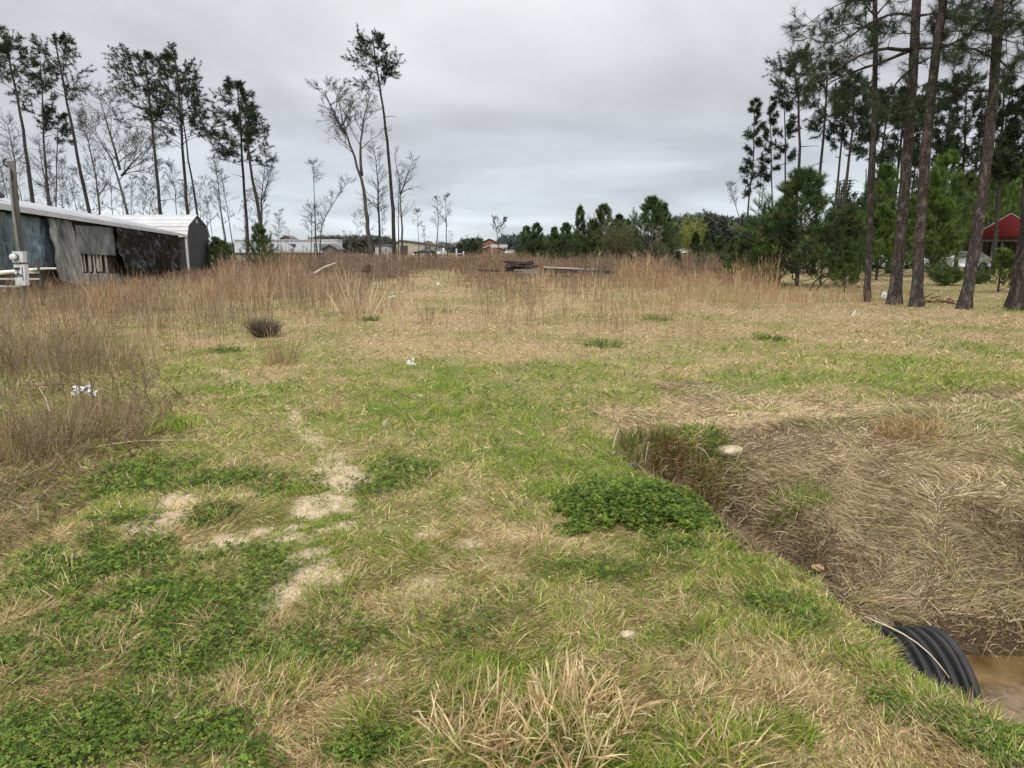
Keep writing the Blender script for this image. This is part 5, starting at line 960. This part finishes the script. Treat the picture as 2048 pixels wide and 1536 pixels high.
# white fence posts
for lab, px, a_, b_ in [('white post left of the gap under the slim bare trees', 887, 496, 508), ('short white pipe post before the tan house', 827, 506, 517)]:
    Y = 95; x_, z1_ = ph(px, a_, Y); g = Geo(); tube(g, [(x_, Y, -.2), (x_, Y, z1_)], [.13, .13], C(.8, .8, .8), 10); tag(g.build('white_post', whitemetal, smooth=True), lab, 'post')
Y = 95; gate = empty('white_gate', (W(920, 500, Y)[0], Y, 0), 'white two post gate frame right of the slim bare trees', 'gate')
for px, a_ in ((913, 497), (927, 502)): x_, z1_ = ph(px, a_, Y); g = Geo(); x_ -= gate.location.x; g.box((x_ - .1, -.1, -.2), (x_ + .1, .1, z1_)); g.build('post', whitemetal, gate)
g = Geo(); x_, z_q = ph(914.6, 508, Y); x2_, _ = ph(925.7, 508, Y); g.box((x_ - gate.location.x, -.05, z_q), (x2_ - gate.location.x, .05, z_q + .1)); g.build('rail', whitemetal, gate)
# ------------------------------------------------------------------ cars
def car(label, px0, px1, Y, z, colr, seed=0, rot=0):
    x0 = W(px0, 500, Y)[0]; x1 = W(px1, 500, Y)[0]; L = x1 - x0; s = L / 4.5; o = empty('parked_car', ((x0 + x1) / 2, Y, z), label, 'car'); o.rotation_euler = (0, 0, rot); o.scale = (s, s, s)
    pm, n_, b_ = newmat('car_paint'); b_.inputs['Base Color'].default_value = (*colr, 1); b_.inputs['Roughness'].default_value = .25; b_.inputs['Metallic'].default_value = .3
    prof = [(-2.2, .35), (-2.25, .6), (-2.15, .85), (-1.5, .93), (-.75, .98), (-.15, 1.38), (.7, 1.42), (1.35, 1.36), (1.85, 1.0), (2.2, .95), (2.25, .6), (2.2, .35)]
    def ext(pts, y0, y1, y0t=None, zc=.98):
        V = []; 
        for sg in (-1, 1):
            for (x_, z_) in pts: ins = .18 * max(0, (z_ - .9) / .5); V.append((x_, sg * (y1 - ins), z_))
        k = len(pts); f = [[0, i, i + 1] for i in range(1, k - 1)] + [[k, k + i + 1, k + i] for i in range(1, k - 1)]
        for i in range(k): j = (i + 1) % k; f += [[i, j, k + j], [i, k + j, k + i]]
        return V, f
    g = Geo(); V, f = ext(prof, 0, .85); g.add(V, f, C(.5, .5, .5)); g.build('body', pm, o)
    for lo_, hi_ in (((-.62, 1.0), (.28, 1.34)), ((.36, 1.0), (1.42, 1.32))):
        g = Geo()
        for sg in (-1, 1):
            xa, za = lo_; xb, zb = hi_; sk_ = .45 if xa < 0 else .02; Vq = [(xa, sg * (.857 - .18 * .22), za), (xb, sg * (.857 - .18 * .22), za), (xb, sg * (.857 - .18 * .88), zb), (xa + sk_, sg * (.857 - .18 * .88), zb)]; g.quad(Vq)
        g.build('side_window', glassm, o)
    g = Geo(); g.quad([(-.74, -.72, 1.005), (-.74, .72, 1.005), (-.19, .66, 1.375), (-.19, -.66, 1.375)]); g.build('windscreen', glassm, o)
    for x_ in (-1.4, 1.4):
        for sg in (-1, 1):
            g = Geo(); tube(g, [(x_, sg * .68, .33), (x_, sg * .88, .33)], [.33, .33], C(.02, .02, .02), 16); w_ = g.build('wheel', surf('tyre', (.03, .03, .03)) if 'tyre' not in bpy.data.materials else bpy.data.materials['tyre'], o)
            g = Geo(); tube(g, [(x_, sg * .885, .33), (x_, sg * .895, .33)], [.19, .17], C(.5, .5, .5), 12); g.build('rim', whitemetal, w_)
    for sg in (-1, 1): g = Geo(); g.box((-2.27, sg * .6 - .16, .68), (-2.19, sg * .6 + .16, .8)); g.build('headlight', whitemetal, o)
    return o
car('silver car parked behind the cut pine boughs', 1852, 1978, 50, 0, (.55, .57, .60)); car('white car mostly hidden by pines behind the slim trunk', 1738, 1850, 56, 0, (.75, .76, .78)); car('dark car parked before the tan house', 826, 872, 135, 0, (.05, .05, .06)); car('white car right of the dark one by the tan house', 850, 893, 150, 0, (.75, .75, .76)); car('white car seen between willow and young pines', 1350, 1392, 120, .5, (.8, .8, .82)); car('white car beside the brick wing', 1003, 1032, 185, 0, (.8, .8, .82))
# ------------------------------------------------------------------ red open barn
Yb = 56; red = surf('red_metal', (.14, .014, .016), (.10, .009, .011), 2, .55, .1, (6, 1, 1)); xa, zb_ = ph(1958, 477, Yb); xc, zpk = ph(2023, 427, Yb); _, zea = ph(1958, 462, Yb); xd = 2 * xc - xa
barn = empty('red_barn', (xc, Yb, 0), 'open red metal pole barn with a white roof at the right border', 'barn'); xa -= xc; xd -= xc; bt = math.atan2(xc, Yb); barn.rotation_euler = (0, 0, -bt); xa *= .82; xd *= .82
g = Geo()
V = [(xa, 0, zb_), (xd, 0, zb_), (xd, 0, zea), (0, 0, zpk), (xa, 0, zea)]; V += [(a_, .12, c_) for a_, b_, c_ in V]; g.add(V, [[0, 1, 2], [0, 2, 3], [0, 3, 4], [5, 7, 6], [5, 8, 7], [5, 9, 8], [0, 5, 6], [0, 6, 1], [1, 6, 7], [1, 7, 2], [0, 4, 9], [0, 9, 5]], C(.3, .03, .03))
for sg in (xa, xd): g.hexa([(sg - .04, .13, zb_), (sg + .04, .13, zb_), (sg + .04, 9, zb_), (sg - .04, 9, zb_), (sg - .04, .13, zea - .01), (sg + .04, .13, zea - .01), (sg + .04, 9, zea - .01), (sg - .04, 9, zea - .01)])
g.build('gable_wall', red, barn); g = Geo()
for xe in (xa, xd):
    s = np.sign(xe); sl = (zpk - zea) / abs(xe); ex = xe + s * .2; ez = zea - sl * .2; g.hexa([(ex, -.03, ez + .01), (0, -.03, zpk + .01), (0, 9, zpk + .01), (ex, 9, ez + .01), (ex, -.03, ez + .04), (0, -.03, zpk + .04), (0, 9, zpk + .04), (ex, 9, ez + .04)])
g.build('roof', whitemetal, barn)
for xx in (xa + .15, (W(1984, 500, Yb)[0] - xc) * .82, (W(2003, 500, Yb)[0] - xc) * .82, xd - .15):
    for yy in (.25, 8.6): g = Geo(); g.box((xx - .08, yy, -.2), (xx + .08, yy + .16, zb_ + .1)); g.build('post', wood, barn)
g = Geo(); g.box((xa + .05, .125, zb_ - .22), (xd - .05, .24, zb_ - .004)); g.build('beam', wood, barn)
# ------------------------------------------------------------------ wrecks and debris in the field
Yd = 41; old = surf('weathered_wood', (.075, .058, .05), (.035, .028, .025), 5, .95, .5, (.2, 1, 1)); olds = surf('grey_planks', (.26, .23, .22), (.16, .14, .13), 5, .95, .4, (.2, 1, 1))
x0 = ph(1090, 540, Yd)[0]; x1, _ = ph(1195, 540, Yd); zt = W(1100, 536, Yd)[2]; tr = empty('trailer_wreck', ((x0 + x1) / 2, Yd, 0), 'rotting dark flatbed trailer deck with an upright stake', 'trailer'); hw_ = (x1 - x0) / 2
g = Geo()
for i in range(9): y_ = i * .24; dz = R.normal() * .012; g.hexa([(-hw_ + R.normal() * .08, y_, zt - .06 + dz + .05), (hw_ + R.normal() * .12, y_, zt - .16 + dz), (hw_, y_ + .21, zt - .16 + dz), (-hw_, y_ + .21, zt - .01 + dz), (-hw_, y_, zt + dz), (hw_, y_, zt - .11 + dz), (hw_, y_ + .21, zt - .11 + dz), (-hw_, y_ + .21, zt + .04 + dz)])
g.build('deck', olds, tr); g = Geo(); g.beam((-hw_, -.1, zt - .18), (hw_ + .7, -.1, zt - .24), .1, .22); g.beam((-hw_, 2.1, zt - .18), (hw_, 2.1, zt - .26), .1, .2); g.beam((-hw_ + .2, -.05, zt - .3), (-hw_ + .2, 2.1, zt - .3), .1, .2); g.beam((hw_ - .3, -.05, zt - .36), (hw_ - .3, 2.1, zt - .36), .1, .2); g.build('frame', old, tr)
g = Geo(); xs = W(1170, 540, Yd)[0] - tr.location.x; g.beam((xs, -.1, zt - .2), (xs + .01, -.1, W(1170, 529, Yd)[2]), .07, .07, up=(0, 1, 0)); g.build('stake', old, tr)
def planks(label, px0, px1, py0, py1, Y, n, mat, name='lumber_pile', cat='lumber pile', tilt=.12):
    x0, z1_ = ph(px0, py0, Y); x1, z0_ = ph(px1, py1, Y); z0_ = max(0, z0_); o_ = C((x0 + x1) / 2, Y, 0); g = Geo(); hw_ = (x1 - x0) / 2
    for i in range(n):
        z = z0_ + (z1_ - z0_) * i / n; l = hw_ * R.uniform(.6, 1); cx = R.normal() * hw_ * .15; a_ = R.normal() * .25; t_ = R.normal() * tilt; yy = R.normal() * .35
        g.beam((cx - l, yy - l * a_, z - l * t_ + .05), (cx + l, yy + l * a_, z + l * t_ + .05), R.uniform(.1, .25), R.uniform(.04, .12))
    return tag(g.build(name, mat, loc=o_), label, cat)
planks('heap of blackened boards left of the trailer wreck', 1012, 1072, 526, 542, 42, 26, old); planks('grey boards lying low under the blackened heap', 1032, 1074, 541, 550, 39, 6, olds, tilt=.02)
planks('long dark board lying in the weeds left of the heap', 955, 1002, 540, 545, 40, 2, old, 'board', 'board', .0); planks('rusty upright scrap in the brush pile', 728, 742, 532, 546, 37, 6, surf('rust', (.13, .05, .03), (.06, .03, .02), 6), 'scrap_metal', 'scrap', .5)
stick('pale fallen trunk sloping out of the brown weeds', [W(628, 548, 37), W(648, 535, 37), W(672, 526, 37)], .09, (.42, .36, .30), 'fallen_log', 'fallen log')
debris('tangled grey brush pile in the weeds below the largest bare tree', 735, 556, 130, 2.2, 1.6, (.14, .11, .095), 'brush_heap', 'brush pile', .014, .7)
debris('small dead stick pile in the dry grass left of centre', 678, 628, 14, .6, .6, (.3, .23, .17), 'stick_pile', 'stick pile', .011, .3)
debris('dark logs lying right of the barn shed', 432, 545, 12, 1.6, 1.4, (.05, .042, .036), 'log_pile', 'log pile', .05, .1)
